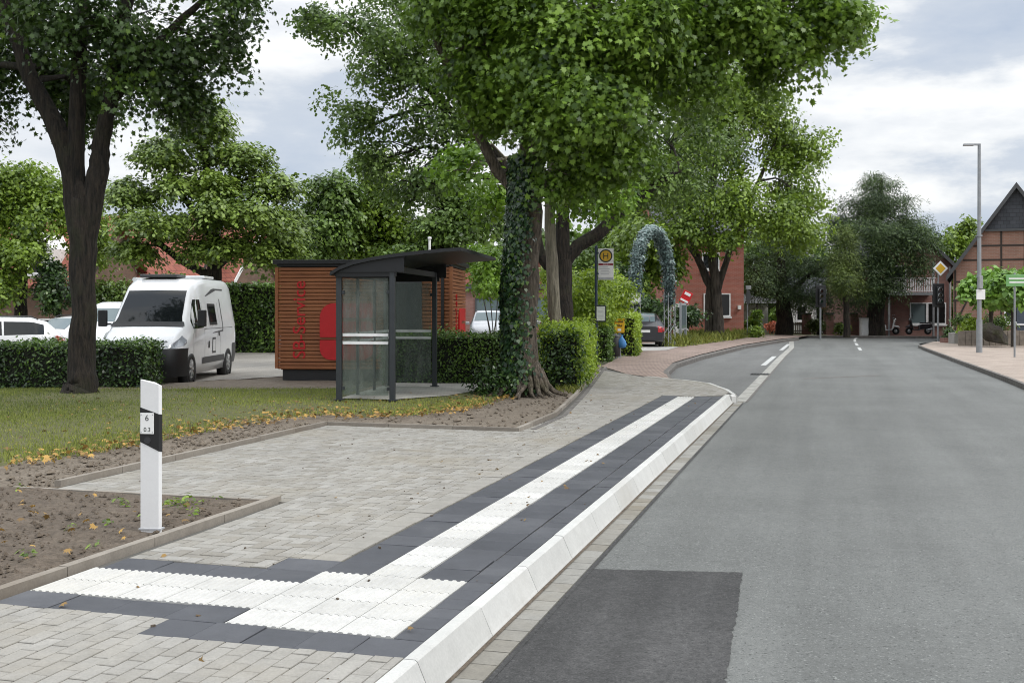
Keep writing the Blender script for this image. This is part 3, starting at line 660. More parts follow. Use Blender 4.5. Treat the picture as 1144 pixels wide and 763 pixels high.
# debris: dark crumbs and twigs on the platform
uu = rng.uniform(4.5, 20, 90); vv = rng.uniform(-6.5, -1.95, 90); ok = (vv > -4.4) | (uu > 9); ww = np.array([W(a, b) for a, b in zip(uu, vv)])[ok]
B = MB()
for x_, y_, _ in ww:
    s_ = random.uniform(.004, .012); B.box((x_, y_, s_ * .4), (s_ * 2, s_, s_), random.random() * 3)
B.build('litter_crumbs', M['soil'])['kind'] = 'stuff'
# clods and pebbles in the soil
B = MB()
for k in range(3600):
    u_ = random.uniform(2.8, 8.6); v_ = random.uniform(-9, -4.72); c = W(u_, v_, .022); s_ = abs(random.gauss(0, .011)) + .003
    vs = []
    for dx, dy, dz in ((1, 0, 0), (-1, 0, 0), (0, 1, 0), (0, -1, 0), (0, 0, .8), (0, 0, -.5)):
        vs.append(c + Vector((dx, dy, dz)) * s_ * random.uniform(.7, 1.3))
    B.add(vs, [(0, 2, 4), (2, 1, 4), (1, 3, 4), (3, 0, 4), (2, 0, 5), (1, 2, 5), (3, 1, 5), (0, 3, 5)])
B.build('soil_clods', M['soil'])['kind'] = 'stuff'
B = MB(); k = 0
while k < 1700:
    if k % 3: u_ = random.uniform(8.8, 14.9); v_ = -6.98 - abs(random.gauss(0, 1.1))
    else: u_ = random.uniform(14.8, 21); v_ = random.uniform(-7.2, -4.2)
    k += 1; c = W(u_, v_, 0)
    if v_ > -6.9 and v_ > np.interp(u_, [q_[0] for q_ in EDGE_UV[1:]], [q_[1] for q_ in EDGE_UV[1:]]) - .1: continue
    s_ = abs(random.gauss(0, .016)) + .006; vs = [c + Vector(d_) * s_ * random.uniform(.7, 1.3) for d_ in ((1, 0, 0), (-1, 0, 0), (0, 1, 0), (0, -1, 0), (0, 0, .8), (0, 0, -.5))]
    B.add(vs, [(0, 2, 4), (2, 1, 4), (1, 3, 4), (3, 0, 4), (2, 0, 5), (1, 2, 5), (3, 1, 5), (0, 3, 5)])
B.build('soil_clods', M['soil_dry'])['kind'] = 'stuff'
# small weeds in the soil
ps, ns = [], []
for k in range(42):
    u_ = random.uniform(3.5, 8.6) if k > 14 else random.uniform(7.6, 8.6); v_ = random.uniform(-7.6, -4.75) if k > 14 else random.uniform(-5.3, -4.72); c = W(u_, v_, .03)
    for j in range(random.randint(5, 12)):
        a = random.random() * 6.28; r_ = random.uniform(.01, .06); ps.append((c.x + math.cos(a) * r_, c.y + math.sin(a) * r_, c.z + random.uniform(.005, .06))); ns.append((math.cos(a) * .5, math.sin(a) * .5, 1))
tag(leaf_mesh('weeds', np.array(ps), np.array(ns), rng.uniform(.03, .06, len(ps)), OVAL, M['leaf_mid'], rng), kind='stuff')
# tall verge grass by the far tree, at the foot of the arch and along the edging
def verge(pxs, n_, hgt, seed):
    r_ = np.random.default_rng(seed); pp = [G(*p) for p in pxs]; xs = [p.x for p in pp]; ys = [p.y for p in pp]
    x = r_.uniform(min(xs), max(xs), n_); y = r_.uniform(min(ys), max(ys), n_); k = inside_np(x, y, [(p.x, p.y) for p in pp]); x = x[k]; y = y[k]; m = len(x)
    o = leaf_mesh('verge_grass', np.stack([x, y, np.full(m, -.05)], 1), np.stack([r_.normal(size=m), r_.normal(size=m) - .5, r_.uniform(0, .5, m)], 1), hgt * r_.uniform(.4, 1.3, m), [(-.05, 0), (.05, 0), (.03, .6), (0, 1), (-.03, .6)], M['leaf_grass'], r_, None, r_.uniform(.2, 1, m), .5, along=np.array((0, 0, 1.)))
    tag(o, kind='stuff')
verge([(738, 387), (762, 387), (800, 382), (842, 376), (838, 373.5), (780, 373.5), (740, 383)], 9000, .5, 1)
verge([(618, 436), (646, 440), (668, 411), (660, 411)], 5000, .16, 2)
sheet('verge', [G(738, 387, -.015), G(762, 387, -.015), G(800, 382, -.015), G(842, 376, -.015), G(842, 373, -.015), G(740, 373, -.015)], M['lawn'])
# ------------------------------------------------------------------ marker post
H_ = 1.15; p0 = G(171, 592, .02)
t = thing('marker_post', 'white delineator post with black band and small number plate in dark soil', 'marker post', (p0.x, p0.y, .0), R(-8))
prof = [(-.078, -.045), (.066, -.045), (.08, -.02), (.012, .055), (-.012, .055), (-.08, -.02)]
def post_z(x): return 1.135 + .03 * (1 - abs(x + .01) / .08) - .02 * (x > 0) * x / .08 * 2
B = MB(); zs = [-.1, H_]
n = len(prof); B.add([(x, y, -.1) for x, y in prof] + [(x, y, post_z(x) - (.05 if y > 0 else 0)) for x, y in prof], [tuple(range(n))[::-1], tuple(range(n, 2 * n))] + [(i, (i + 1) % n, n + (i + 1) % n, n + i) for i in range(n)])
M['post_white'] = toned('weathered white plastic', [(0, (.74, .74, .74)), (1, (.76, .76, .76))], .45, grain=.03, bmp=.01, blot=.25, blotcol=(.45, .42, .38))
B.build('shaft', M['post_white'], t, .004)
B = MB(); zt = lambda x: .935 - .055 * (x + .08) / .16; zb = lambda x: .68 - .075 * (x + .08) / .16
pr = [(-.0815, -.02), (-.0795, -.0475), (.067, -.0475), (.0825, -.02), (.013, .0575), (-.013, .0575)]
n = len(pr); B.add([(x, y, zb(x)) for x, y in pr] + [(x, y, zt(x)) for x, y in pr], [(i, (i + 1) % n, n + (i + 1) % n, n + i) for i in range(n)])
B.build('black_band', M['black'], t)
B = MB(); B.box((-.022, -.051, .815), (.105, .006, .155)); pl = B.build('number_plate', M['sign_white'], t, .002)
text('lettering', '6', .062, M['sign_dark'], pl, (-.022, -.0545, .835), (R(90), 0, 0), .0008, 'CENTER')
text('lettering', '0.3', .045, M['sign_dark'], pl, (-.02, -.0545, .755), (R(90), 0, 0), .0008, 'CENTER')
for x in (-.066, .022):
    for z in (.75, .88): B = MB(); B.cyl((x, -.052, z), (x, -.056, z), .0035, n=8); B.build('screw', M['steel'], pl)
B = MB(); B.cyl((-.02, -.046, .69), (-.02, -.052, .69), .026, n=20); B.build('reflector', glass_dark('dark reflector', (.05, .05, .055), .15), t)
B = MB(); B.box((-.006, -.012, .035), (.168, .078, .012)); B.build('ground_collar', M['sign_grey'], t)
# ------------------------------------------------------------------ bus shelter
A0, B0, C0 = G(379, 447.5, .04), G(438.5, 448.5, .04), G(485.5, 432.5, .04); D0 = C0 + (A0 - B0)
ang = math.atan2(-(C0.x - B0.x), C0.y - B0.y)
t = thing('bus_shelter', 'dark metal bus shelter with dirty glass walls and a curved roof', 'bus shelter', (A0.x, A0.y, 0), ang)
mi = Matrix.Rotation(-ang, 3, 'Z'); loc = lambda v: mi @ (Vector((v.x, v.y, 0)) - Vector((A0.x, A0.y, 0)))
a, b, c, d = loc(A0), loc(B0), loc(C0), loc(D0)
for q, h in ((a, 2.27), (b, 2.4), (c, 2.4), (d, 2.27)):
    B = MB(); B.box((q.x, q.y, h / 2), (.095, .095, h)); po = B.build('post', M['anthracite'], t, .01)
    B = MB(); B.box((q.x, q.y, .062), (.16, .16, .012)); B.build('foot_plate', M['anthracite'], po)
for k in (1 / 3, 2 / 3):
    q = a.lerp(d, k); B = MB(); B.box((q.x, q.y, 1.13), (.05, .05, 2.26)); B.build('wall_stud', M['anthracite'], t)
gm, nt, p = mat('dirty glass')
co = objco(nt); n1 = noise(nt, co, 2.2, 6, .65); s_ = N(nt, 'ShaderNodeSeparateXYZ'); L(nt, co, s_.inputs[0])
mp = N(nt, 'ShaderNodeMapping'); mp.inputs['Scale'].default_value = (4, 4, .8); L(nt, co, mp.inputs[0]); n2 = noise(nt, mp.outputs[0], 2., 4)
ad = N(nt, 'ShaderNodeMath', operation='MULTIPLY'); L(nt, n1, ad.inputs[0]); L(nt, n2, ad.inputs[1])
fac = ramp(nt, ad.outputs[0], [(.12, (.1, .1, .1)), (.42, (.48, .48, .48))])
tr = N(nt, 'ShaderNodeBsdfTransparent'); tr.inputs[0].default_value = (.88, .93, .9, 1)
p.inputs['Base Color'].default_value = (.2, .22, .2, 1); p.inputs['Roughness'].default_value = .12
ms = N(nt, 'ShaderNodeMixShader'); L(nt, fac, ms.inputs[0]); L(nt, tr.outputs[0], ms.inputs[1]); L(nt, p.outputs[0], ms.inputs[2]); L(nt, ms.outputs[0], nt.nodes['Material Output'].inputs[0])
M['shelter_glass'] = gm
def pane(q, r, z0, z1):
    dd = (r - q).normalized(); q2, r2 = q + dd * .075, r - dd * .075; B = MB(); nn = Vector((-dd.y, dd.x, 0)) * .005
    B.prism([q2 - nn + Vector((0, 0, z0)), r2 - nn + Vector((0, 0, z0)), r2 - nn + Vector((0, 0, z1)), q2 - nn + Vector((0, 0, z1))], nn * 2); g_ = B.build('glass_pane', M['shelter_glass'], t)
    B = MB()
    for z in (1.2, 1.06):
        for sg in (1,):
            B.bar(q2 - nn * 2.2 + Vector((0, 0, z)), r2 - nn * 2.2 + Vector((0, 0, z)), .008, .05)
            B.bar(q2 + nn * 2.2 + Vector((0, 0, z)), r2 + nn * 2.2 + Vector((0, 0, z)), .008, .05)
    B.build('white_stripe', M['frame_white'], g_)
    for z in (z0 + .12, z1 - .25):
        for e_ in (q2, r2): B = MB(); B.box((e_.x, e_.y, z), (.05, .05, .06)); B.build('clamp', M['anthracite'], g_)
pane(a, b, .14, 2.2); pane(d, c, .14, 2.2)
for k in range(3): pane(a.lerp(d, k / 3), a.lerp(d, (k + 1) / 3), .14, 2.2)
L_ = (c - b).length; ry0, ry1 = -.18, L_ + .2
arc = [(-.12, 2.30), (.05, 2.4), (.3, 2.49), (.6, 2.555), (.9, 2.6), (1.2, 2.635), (1.55, 2.67), (1.9, 2.7), (2.22, 2.72)]
B = MB(); th_ = .06
for i in range(len(arc) - 1):
    (x0, z0), (x1, z1) = arc[i], arc[i + 1]
    B.prism([(x0, ry0, z0), (x1, ry0, z1), (x1, ry0, z1 - th_), (x0, ry0, z0 - th_)], (0, ry1 - ry0, 0))
B.build('roof', M['dark_roof'], t)
B = MB()
for y in (ry0 + .05, L_ + .03):
    B.box((.5, y + .06, 2.265), (1.1, .07, .09))
    poly = [(x, y, z - .061) for x, z in arc if -.1 < x < 1.25]; B.prism([(-.05, y, 2.3), *poly, (1.2, y, 2.3)], (0, .03, 0))
B.box((0, L_ / 2, 2.265), (.07, L_, .09)); B.box((b.x, (b.y + c.y) / 2, 2.36), (.08, L_, .1))
B.build('roof_beam', M['dark_roof'], t)
B = MB(); B.tube([(-.06, L_ + .1, 2.25), (-.06, L_ + .1, .08)], [.04, .04], 10); B.build('downpipe', M['anthracite'], t)
# ------------------------------------------------------------------ wooden service hut
HA = R(-4.5); hx0, hy0 = -5.47, 26.2; HW, HD, HH = 4.05, 2.8, 2.86
t = thing('service_hut', 'small wooden slatted service hut with red lettering and flat black roof', 'hut', (hx0, hy0, -.13), HA)
m, nt, p = mat('larch battens'); co = objco(nt); mp = N(nt, 'ShaderNodeMapping'); mp.inputs['Scale'].default_value = (.7, .7, 13.6); L(nt, co, mp.inputs[0])
n1 = noise(nt, mp.outputs[0], 1.0, 3); n2 = noise(nt, co, 1.4, 4)
col = mix(nt, .45, ramp(nt, n1, [(.3, (.21, .068, .024)), (.5, (.31, .105, .036)), (.7, (.39, .145, .053))]), ramp(nt, n2, [(.3, (.2, .072, .028)), (.7, (.33, .13, .05))])); L(nt, col, p.inputs['Base Color']); p.inputs['Roughness'].default_value = .6
M['larch'] = m
B = MB(); B.box((HW / 2, HD / 2, HH / 2 + .18), (HW - .1, HD - .1, HH - .36)); B.build('wall_core', paint('dark backing', (.06, .028, .014), .9), t)
B = MB(); z = .42; pitch = .085
while z < HH - .12:
    B.box((HW / 2, -.005, z), (HW, .05, .073)); B.box((HW + .005, HD / 2, z), (.05, HD - .06, .073)); B.box((-.005, HD / 2, z), (.05, HD - .06, .073)); z += pitch
B.build('slat_cladding', M['larch'], t, .012)
B = MB(); B.box((HW / 2, HD / 2, .18), (HW - .16, HD - .16, .36)); B.build('plinth', M['black'], t)
B = MB(); B.box((HW / 2, HD / 2, HH + .02), (HW + .22, HD + .22, .1)); B.box((HW / 2, HD / 2, HH - .06), (HW + .06, HD + .06, .06)); B.build('roof', M['dark_roof'], t, .006)
for x, y in ((-.03, -.03), (HW + .03, -.03)): B = MB(); B.box((x, y, HH / 2 + .15), (.07, .07, HH - .5)); B.build('corner_post', M['larch'], t)
B = MB(); B.box((HW - .17, -.05, HH / 2 + .1), (.07, .06, HH - .2)); B.build('downpipe', M['black'], t, .01)
B = MB(); B.box((2.95, -.035, 1.45), (.9, .06, 2.1)); dr = B.build('door', paint('grey door', (.07, .075, .08), .35), t, .01)
B = MB(); B.tube([(3.3, -.07, 1.25), (3.3, -.12, 1.25), (3.2, -.12, 1.25)], [.012] * 3, 6); B.build('handle', M['alu'], dr)
text('lettering', 'SB-Service', .43, M['red'], t, (.65, -.036, .62), (R(90), R(-90), 0), .012)
def logo(parent, org, ax, sc):
    # red rounded S emblem made of two blocks with a slot
    ax = Vector(ax); nrm_ = ax.cross(Vector((0, 0, 1)))
    def rr_(x0, x1, z0, z1, rads):
        pts = []
        for (cx, cz, a0, r) in ((x1, z0, -90, rads[0]), (x1, z1, 0, rads[1]), (x0, z1, 90, rads[2]), (x0, z0, 180, rads[3])):
            sx = -1 if cx == x1 else 1; sz = 1 if cz == z0 else -1
            for k in range(7):
                an = R(a0 + 15 * k); pts.append((cx + sx * r + math.cos(an) * r, cz + sz * r + math.sin(an) * r))
        return pts
    B = MB()
    def put(poly): B.prism([Vector(org) + ax * x * sc + Vector((0, 0, z * sc)) for x, z in poly], nrm_ * .03)
    put(rr_(0, 1, .42, 1, (.16, .02, .25, .02)) if False else rr_(0, .34, .40, 1.0, (.005, .005, .25, .02)))
    put([(.345, .74), (1, .74), (1, 1), (.345, 1)]); put(rr_(.345, 1., .40, .68, (.0, .12, .005, .005)) if False else [(.345, .40), (.72, .40), (.72, .68), (.345, .68)])
    put(rr_(0, .99, .0, .35, (.25, .01, .01, .2))); put(rr_(.74, 1, .355, .68, (.01, .14, .01, .01)))
    B.build('emblem', M['red'], parent)
logo(t, (1.0, -.036, .60), (1, 0, 0), 1.32)
text('lettering', 'SB-Service', .36, M['red'], t, (HW + .036, .95, .62), (R(90), R(-90), R(90)), .012)
logo(t, (HW + .034, 1.25, .6), (0, 1, 0), 1.2)
# ------------------------------------------------------------------ vehicles
def lerp_st(st, y):
    for a, b in zip(st[:-1], st[1:]):
        if a[0] <= y <= b[0]:
            k = (y - a[0]) / max(1e-6, b[0] - a[0]); return [x * (1 - k) + z * k for x, z in zip(a, b)]
    return list(st[0] if y < st[0][0] else st[-1])
def section(s, rad):
    y, hb, zb, h, zl, ht, zt = s; r = min(rad, (zt - zl) * .45 + .02)
    return [(hb, zb), (h - .01, zb + (zl - zb) * .25), (h, zb + (zl - zb) * .7), (h * .988, zl), (ht + (h - ht) * .06, zt - r), (ht - r * .3, zt - r * .3), (ht - r, zt), (ht * .4, zt + .012)]
def surf_x(st, rad, y, z):
    q = section(lerp_st(st, y), rad)
    for a, b in zip(q[:-1], q[1:]):
        if a[1] <= z <= b[1]: return a[0] + (b[0] - a[0]) * (z - a[1]) / max(1e-6, b[1] - a[1])
    return q[0][0] if z < q[0][1] else q[-1][0]
def body_mesh(st, rad):
    B = MB(); full = []
    ys = []
    for a, b in zip(st[:-1], st[1:]):
        k = max(1, int((b[0] - a[0]) / .25)); ys += [a[0] + (b[0] - a[0]) * i / k for i in range(k)]
    ys.append(st[-1][0]); rings = []
    for y in ys:
        q = section(lerp_st(st, y), rad); ring = [(x, y, z) for x, z in q] + [(-x, y, z) for x, z in q[::-1]]; rings.append(ring)
    n = len(rings[0]); vs = [p for r in rings for p in r]
    fs = [(i * n + k, i * n + (k + 1) % n, (i + 1) * n + (k + 1) % n, (i + 1) * n + k) for i in range(len(rings) - 1) for k in range(n)]
    B.add(vs, fs, True); B.add(rings[0], [tuple(range(n))]); B.add(rings[-1], [tuple(range(n))]); return B
def side_patch(B, st, rad, s, y0, y1, zlo, zhi, off=.007, ny=8, nz=5):
    """a panel that hugs the flank; zlo/zhi are functions of y"""
    vs = []
    for i in range(ny + 1):
        y = y0 + (y1 - y0) * i / ny; a, b = zlo(y), zhi(y)
        for j in range(nz + 1): z = a + (b - a) * j / nz; vs.append((s * (surf_x(st, rad, y, z) + off), y, z))
    B.add(vs, [(i * (nz + 1) + j, (i + 1) * (nz + 1) + j, (i + 1) * (nz + 1) + j + 1, i * (nz + 1) + j + 1) for i in range(ny) for j in range(nz)], True)
def top_patch(B, st, rad, y0, y1, w, off=.008, ny=8, nx=6, taper=1.):
    vs = []
    for i in range(ny + 1):
        k = i / ny; y = y0 + (y1 - y0) * k; s = lerp_st(st, y); hw = (s[5] - min(rad, (s[6] - s[4]) * .45 + .02)) * w * (1 + (taper - 1) * k)
        for j in range(nx + 1):
            x = hw * (2 * j / nx - 1); vs.append((x, y - off * .5, s[6] + .012 * (1 - abs(x) / max(hw, .01)) + off))
    B.add(vs, [(i * (nx + 1) + j, (i + 1) * (nx + 1) + j, (i + 1) * (nx + 1) + j + 1, i * (nx + 1) + j + 1) for i in range(ny) for j in range(nx)], True)
def wheel(t, x, y, r, wd, s):
    B = MB(); B.lathe((x, y, r), (s, 0, 0), [(-wd, r * .6), (-wd, r * .93), (-wd * .8, r), (-.02, r), (0, r * .94), (.002, r * .68), (-.03, r * .66)], 28); w_ = B.build('wheel', M['rubber'], t)
    B = MB(); B.lathe((x, y, r), (s, 0, 0), [(-.03, r * .67), (.004, r * .64), (-.015, r * .58)], 24)
    for k in range(7):
        an = 2 * math.pi * k / 7; d = Vector((0, math.cos(an), math.sin(an))); B.bar(Vector((x - s * .008, y, r)) + d * r * .1, Vector((x - s * .012, y, r)) + d * r * .6, .02, r * .17)
    B.lathe((x, y, r), (s, 0, 0), [(.01, .001), (.01, r * .14), (-.02, r * .2)], 16); B.lathe((x, y, r), (s, 0, 0), [(-.045, .001), (-.045, r * .64)], 16); B.build('rim', M['alu'], w_)
def arch(B, x, y, r, s): B.lathe((x, y, r * .86), (s, 0, 0), [(-.22, .01), (-.22, r * 1.19), (.004, r * 1.19), (.0045, r * .98)], 28)
VAN = [(0, .62, .30, .70, .5, .62, .70), (.06, .76, .22, .84, .6, .72, .86), (.16, .86, .2, .93, .75, .80, 1.0), (.45, .94, .2, .995, .95, .87, 1.17), (.88, .97, .2, 1.025, 1.2, .9, 1.36), (1.25, .97, .2, 1.025, 1.28, .87, 1.76), (1.62, .97, .2, 1.025, 1.3, .83, 2.14), (1.9, .97, .2, 1.025, 1.32, .83, 2.38), (2.25, .97, .2, 1.025, 1.35, .83, 2.52), (2.8, .97, .2, 1.025, 1.35, .83, 2.57), (5.3, .97, .22, 1.025, 1.35, .83, 2.57), (5.55, .95, .25, 1.01, 1.35, .82, 2.5), (5.65, .92, .32, .99, 1.35, .8, 2.38)]
vx = -8.72
t = thing('camper_van', 'white camper van parked facing the lawn with black front bumper', 'camper van', (vx, 25.95, -.13), R(0.9))
rad = .16; bd = body_mesh(VAN, rad).build('body', M['van_white'], t)
B = MB(); top_patch(B, VAN, rad, .93, 1.72, 1.06, .012, 10, 10); B.build('windshield', M['glass'], t)
B = MB(); top_patch(B, VAN, rad, .86, .97, 1.1, .02, 2, 8); B.build('wiper_cowl', M['black'], t)
for s in (1, -1):
    B = MB(); zl = lambda y: 1.30 + .02 * (y - 1); zh = lambda y: min(2.02, 1.36 + (y - 1.12) * 1.25)
    side_patch(B, VAN, rad, s, 1.22, 2.12, zl, zh); B.build('side_window', M['glass'], t)
    B = MB(); side_patch(B, VAN, rad, s, 2.75, 3.5, lambda y: 1.38, lambda y: 1.92, .012); w_ = B.build('camper_window', M['black'], t)
    B = MB(); side_patch(B, VAN, rad, s, 2.82, 3.43, lambda y: 1.45, lambda y: 1.85, .018); B.build('pane', M['glass'], w_)
    B = MB(); side_patch(B, VAN, rad, s, 1.95, 4.2, lambda y: .42, lambda y: .58, .012); B.build('sill_guard', M['trim'], t)
    B = MB(); side_patch(B, VAN, rad, s, 5.1, 5.62, lambda y: .32, lambda y: .85, .012); B.build('rear_guard', M['trim'], t)
    B = MB(); side_patch(B, VAN, rad, s, 2.7, 4.6, lambda y: 2.1 + .18 * min(1, (y - 2.7) / 1.2), lambda y: 2.1 + .2 * min(1, (y - 2.7) / .8) + .02, .006); B.build('decal', M['trim'], t)
    B = MB(); side_patch(B, VAN, rad, s, 4.05, 4.12, lambda y: 1.2, lambda y: 2.05, .005); side_patch(B, VAN, rad, s, 3.0, 4.1, lambda y: 1.16 + .03 * (y - 3), lambda y: 1.18 + .05 * (y - 3), .005); B.build('decal', M['trim'], t)
    B = MB(); side_patch(B, VAN, rad, s, 2.95, 3.3, lambda y: .65, lambda y: 1.05, .006); hw = B.build('hatch', M['trim'], t)
    B = MB(); side_patch(B, VAN, rad, s, 3.0, 3.25, lambda y: .7, lambda y: 1.0, .010); B.build('hatch_lid', M['van_white'], hw)
    B = MB(); side_patch(B, VAN, rad, s, 2.55, 2.68, lambda y: .8, lambda y: .97, .008); B.build('door_handle', M['black'], t)
    B = MB(); side_patch(B, VAN, rad, s, 3.6, 3.72, lambda y: 1.08, lambda y: 1.18, .008); B.build('door_handle', M['black'], t)
    B = MB()
    for y in (1.16, 2.2, 3.78): side_patch(B, VAN, rad, s, y, y + .012, lambda y: .5, lambda y: 1.95 if y > 2 else 1.3, .003, 1, 6)
    side_patch(B, VAN, rad, s, 2.2, 5.5, lambda y: 1.28, lambda y: 1.292, .003, 8, 1); B.build('panel_gap', M['trim'], t)
    B = MB(); B.bar((s * 1.0, 1.3, 1.42), (s * 1.16, 1.26, 1.42), .05); B.box((s * 1.2, 1.25, 1.56), (.2, .14, .4)); mi_ = B.build('mirror', M['black'], t, .04)
    B = MB(); side_patch(B, VAN, rad, s, .1, .62, lambda y: .84 + .26 * (y - .1), lambda y: .93 + .44 * (y - .1), .012); B.build('headlight', M['headlight'], t)
    for yy in (.95, 4.65): B = MB(); arch(B, s * 1.022, yy, .35, s); B.build('wheel_arch', M['black'], t)
    wheel(t, s * 1.03, .95, .35, .22, s); wheel(t, s * 1.03, 4.65, .35, .22, s)
    B = MB(); B.box((s * .9, 5.655, 1.1), (.14, .02, .6)); B.build('tail_light', M['tail'], t)
B = MB(); n_ = 22; vs = []
for k in range(n_ + 1):
    x = -1.055 + 2.11 * (.5 - .5 * math.cos(math.pi * k / n_)); y = .58 - .63 * (1 - abs(x / 1.06) ** 9); 
    for z, dy in ((.2, .05), (.4, -.03), (.62, -.04), (.8, .0), (.86, .03)): vs.append((x, y + dy, z))
B.add(vs, [(k * 5 + j, (k + 1) * 5 + j, (k + 1) * 5 + j + 1, k * 5 + j + 1) for k in range(n_) for j in range(4)], True); bp = B.build('bumper', M['black'], t)
B = MB(); top_patch(B, VAN, rad, .16, .2, 1.0, .004, 1, 8); B.build('bonnet_gap', M['trim'], t)
B = MB(); B.box((0, -.035, .52), (.52, .012, .11)); B.build('number_plate', M['plate'], bp)
B = MB(); B.box((0, .0, .79), (.9, .03, .035)); B.build('grille_bar', M['alu'], bp)
B = MB(); B.box((-.15, 2.62, 2.62), (.95, .8, .08)); B.build('roof_hatch', M['trim'], t, .03)
B = MB(); B.box((.1, 3.9, 2.62), (1.2, 1.0, .07)); B.build('roof_box', M['van_white'], t, .03)
B = MB(); B.cyl((-.8, 4.9, 2.55), (-.8, 2.4, 2.53), .06, n=8); B.build('awning', M['van_white'], t)
CAR = [(0, .58, .32, .62, .5, .5, .6), (.08, .76, .22, .8, .55, .7, .72), (.35, .84, .2, .88, .65, .78, .86), (1.05, .87, .2, .9, .8, .78, .99), (1.28, .87, .2, .9, .86, .76, 1.06), (1.95, .87, .2, .9, .9, .63, 1.46), (2.4, .87, .2, .9, .92, .61, 1.52), (3.4, .87, .2, .9, .94, .6, 1.50), (3.85, .86, .22, .9, .94, .58, 1.38), (4.25, .84, .25, .87, .92, .6, 1.02), (4.36, .78, .32, .8, .8, .58, .9)]
def stretch(st, sy, sx, sz): return [(a * sy, b * sx, c * (1 if c < .4 else sz), d * sx, e * sz, f * sx, g * sz) for a, b, c, d, e, f, g in st]
def make_car(name, label, cat, loc, rz, paint_, st=CAR, glass=None, wb=(.82, 3.45), wr=.32, group=None, cladding=False, rails=False, ws=(1.3, 1.92), sw=(1.55, 3.75), rw=(3.5, 4.15)):
    t = thing(name, label, cat, loc, rz, group); rad = .09; glass = glass or M['glass']; body_mesh(st, rad).build('body', paint_, t)
    B = MB(); top_patch(B, st, rad, ws[0] + .03, ws[1], 1.02, .01); B.build('windshield', glass, t)
    B = MB(); top_patch(B, st, rad, rw[0], rw[1], .95, .01); B.build('rear_window', glass, t)
    ztop = lambda y: lerp_st(st, y)[6] - .13; zbel = lambda y: lerp_st(st, y)[4] + .035
    mid = (sw[0] + sw[1]) / 2 - .1
    for s in (1, -1):
        for y0, y1 in ((sw[0], mid - .03), (mid + .03, sw[1])):
            B = MB(); side_patch(B, st, rad, s, y0, y1, zbel, lambda y: max(zbel(y) + .01, ztop(y)), .006); B.build('side_window', glass, t)
        hx = lerp_st(st, 1.5)[3]; B = MB(); B.box((s * (hx + .1), sw[0] + .06, zbel(sw[0]) + .07), (.19, .1, .13)); B.build('mirror', paint_, t, .03)
        B = MB(); side_patch(B, st, rad, s, .06, .46, lambda y: lerp_st(st, y)[6] - .19, lambda y: lerp_st(st, y)[6] - .07, .012); B.build('headlight', M['headlight'], t)
        ye = st[-1][0]; B = MB(); side_patch(B, st, rad, s, ye - .28, ye - .02, lambda y: lerp_st(st, ye - .1)[4] - .22, lambda y: lerp_st(st, ye - .1)[4] + .02, .012)
        xb = st[-1][3] * .86; B.box((s * xb, ye + .004, st[-1][4] - .04), (.2, .02, .2)); B.build('tail_light', M['tail'], t)
        for yy in wb: B = MB(); arch(B, s * (hx - .004), yy, wr, s); B.build('wheel_arch', M['black'], t)
        wheel(t, s * (hx + .006), wb[0], wr, .2, s); wheel(t, s * (hx + .006), wb[1], wr, .2, s)
        if cladding: B = MB(); side_patch(B, st, rad, s, .25, st[-1][0] - .2, lambda y: .24, lambda y: .42, .012); B.build('cladding', M['black'], t)
        if rails: B = MB(); B.tube([(s * .58, 2.0 * st[-1][0] / 4.36, lerp_st(st, 2.)[6] + .01), (s * .58, 2.2 * st[-1][0] / 4.36, lerp_st(st, 2.3)[6] + .05), (s * .56, 3.4, lerp_st(st, 3.4)[6] + .05), (s * .56, 3.6, lerp_st(st, 3.6)[6])], [.018] * 4, 6); B.build('roof_rail', M['black'], t)
    z = st[1][6]; B = MB(); B.box((0, .012, z * .66), (1.1, .03, z * .2)); B.build('grille', M['black'], t, .01)
    B = MB(); B.box((0, -.012, z * .6), (.52, .014, .11)); B.build('number_plate', M['plate'], t)
    B = MB(); ye = st[-1][0]; B.box((0, ye + .005, st[-1][4] * .88), (.5, .014, .11)); B.build('number_plate', M['plate'], t)
    if cladding: B = MB(); B.box((0, .06, .36), (1.5, .16, .22)); B.build('bumper', M['black'], t, .05)
    return t
Z0 = -.13
q = P(-5, 372, 34.); make_car('parked_car', 'white car parked sideways behind the left hedge at the picture edge', 'car', (q.x - 2.9, q.y + .6, Z0), R(-62) , M['car_white'], rails=True, group='white cars parked behind the left hedge')
q = P(74, 372, 37.); make_car('parked_car', 'white estate car with roof rails parked behind the left hedge next to the dark trunk', 'car', (q.x - 1.75, q.y + .4, Z0), R(-26), M['car_white'], rails=True, group='white cars parked behind the left hedge', glass=M['glass_pale'])
q = P(106, 372, 33.5); make_car('parked_van', 'white minivan between the dark tree trunk and the camper van', 'van', (q.x, q.y, Z0), R(4), M['car_white'], st=stretch(CAR, 1.08, 1.03, 1.32), glass=M['glass_pale'])
q = P(327, 372, 44.); make_car('parked_car', 'white car half hidden behind the left wall of the wooden hut', 'car', (q.x, q.y, Z0), R(-24), M['car_white'])
q = P(546.5, 372, 52.5); make_car('parked_suv', 'silver sport utility vehicle with black roof rails behind the clipped hedge', 'suv', (q.x, q.y, -.1), R(2), M['car_silver'], st=stretch(CAR, 1.02, 1.03, 1.1), cladding=True, rails=True, glass=M['glass_pale'], wr=.35)
q = P(715, 372, 53.5); make_car('parked_car', 'dark car with red tail lamps parked under the blue green arch', 'car', (q.x, q.y, -.03), R(176), M['car_black'], glass=M['glass_pale'])
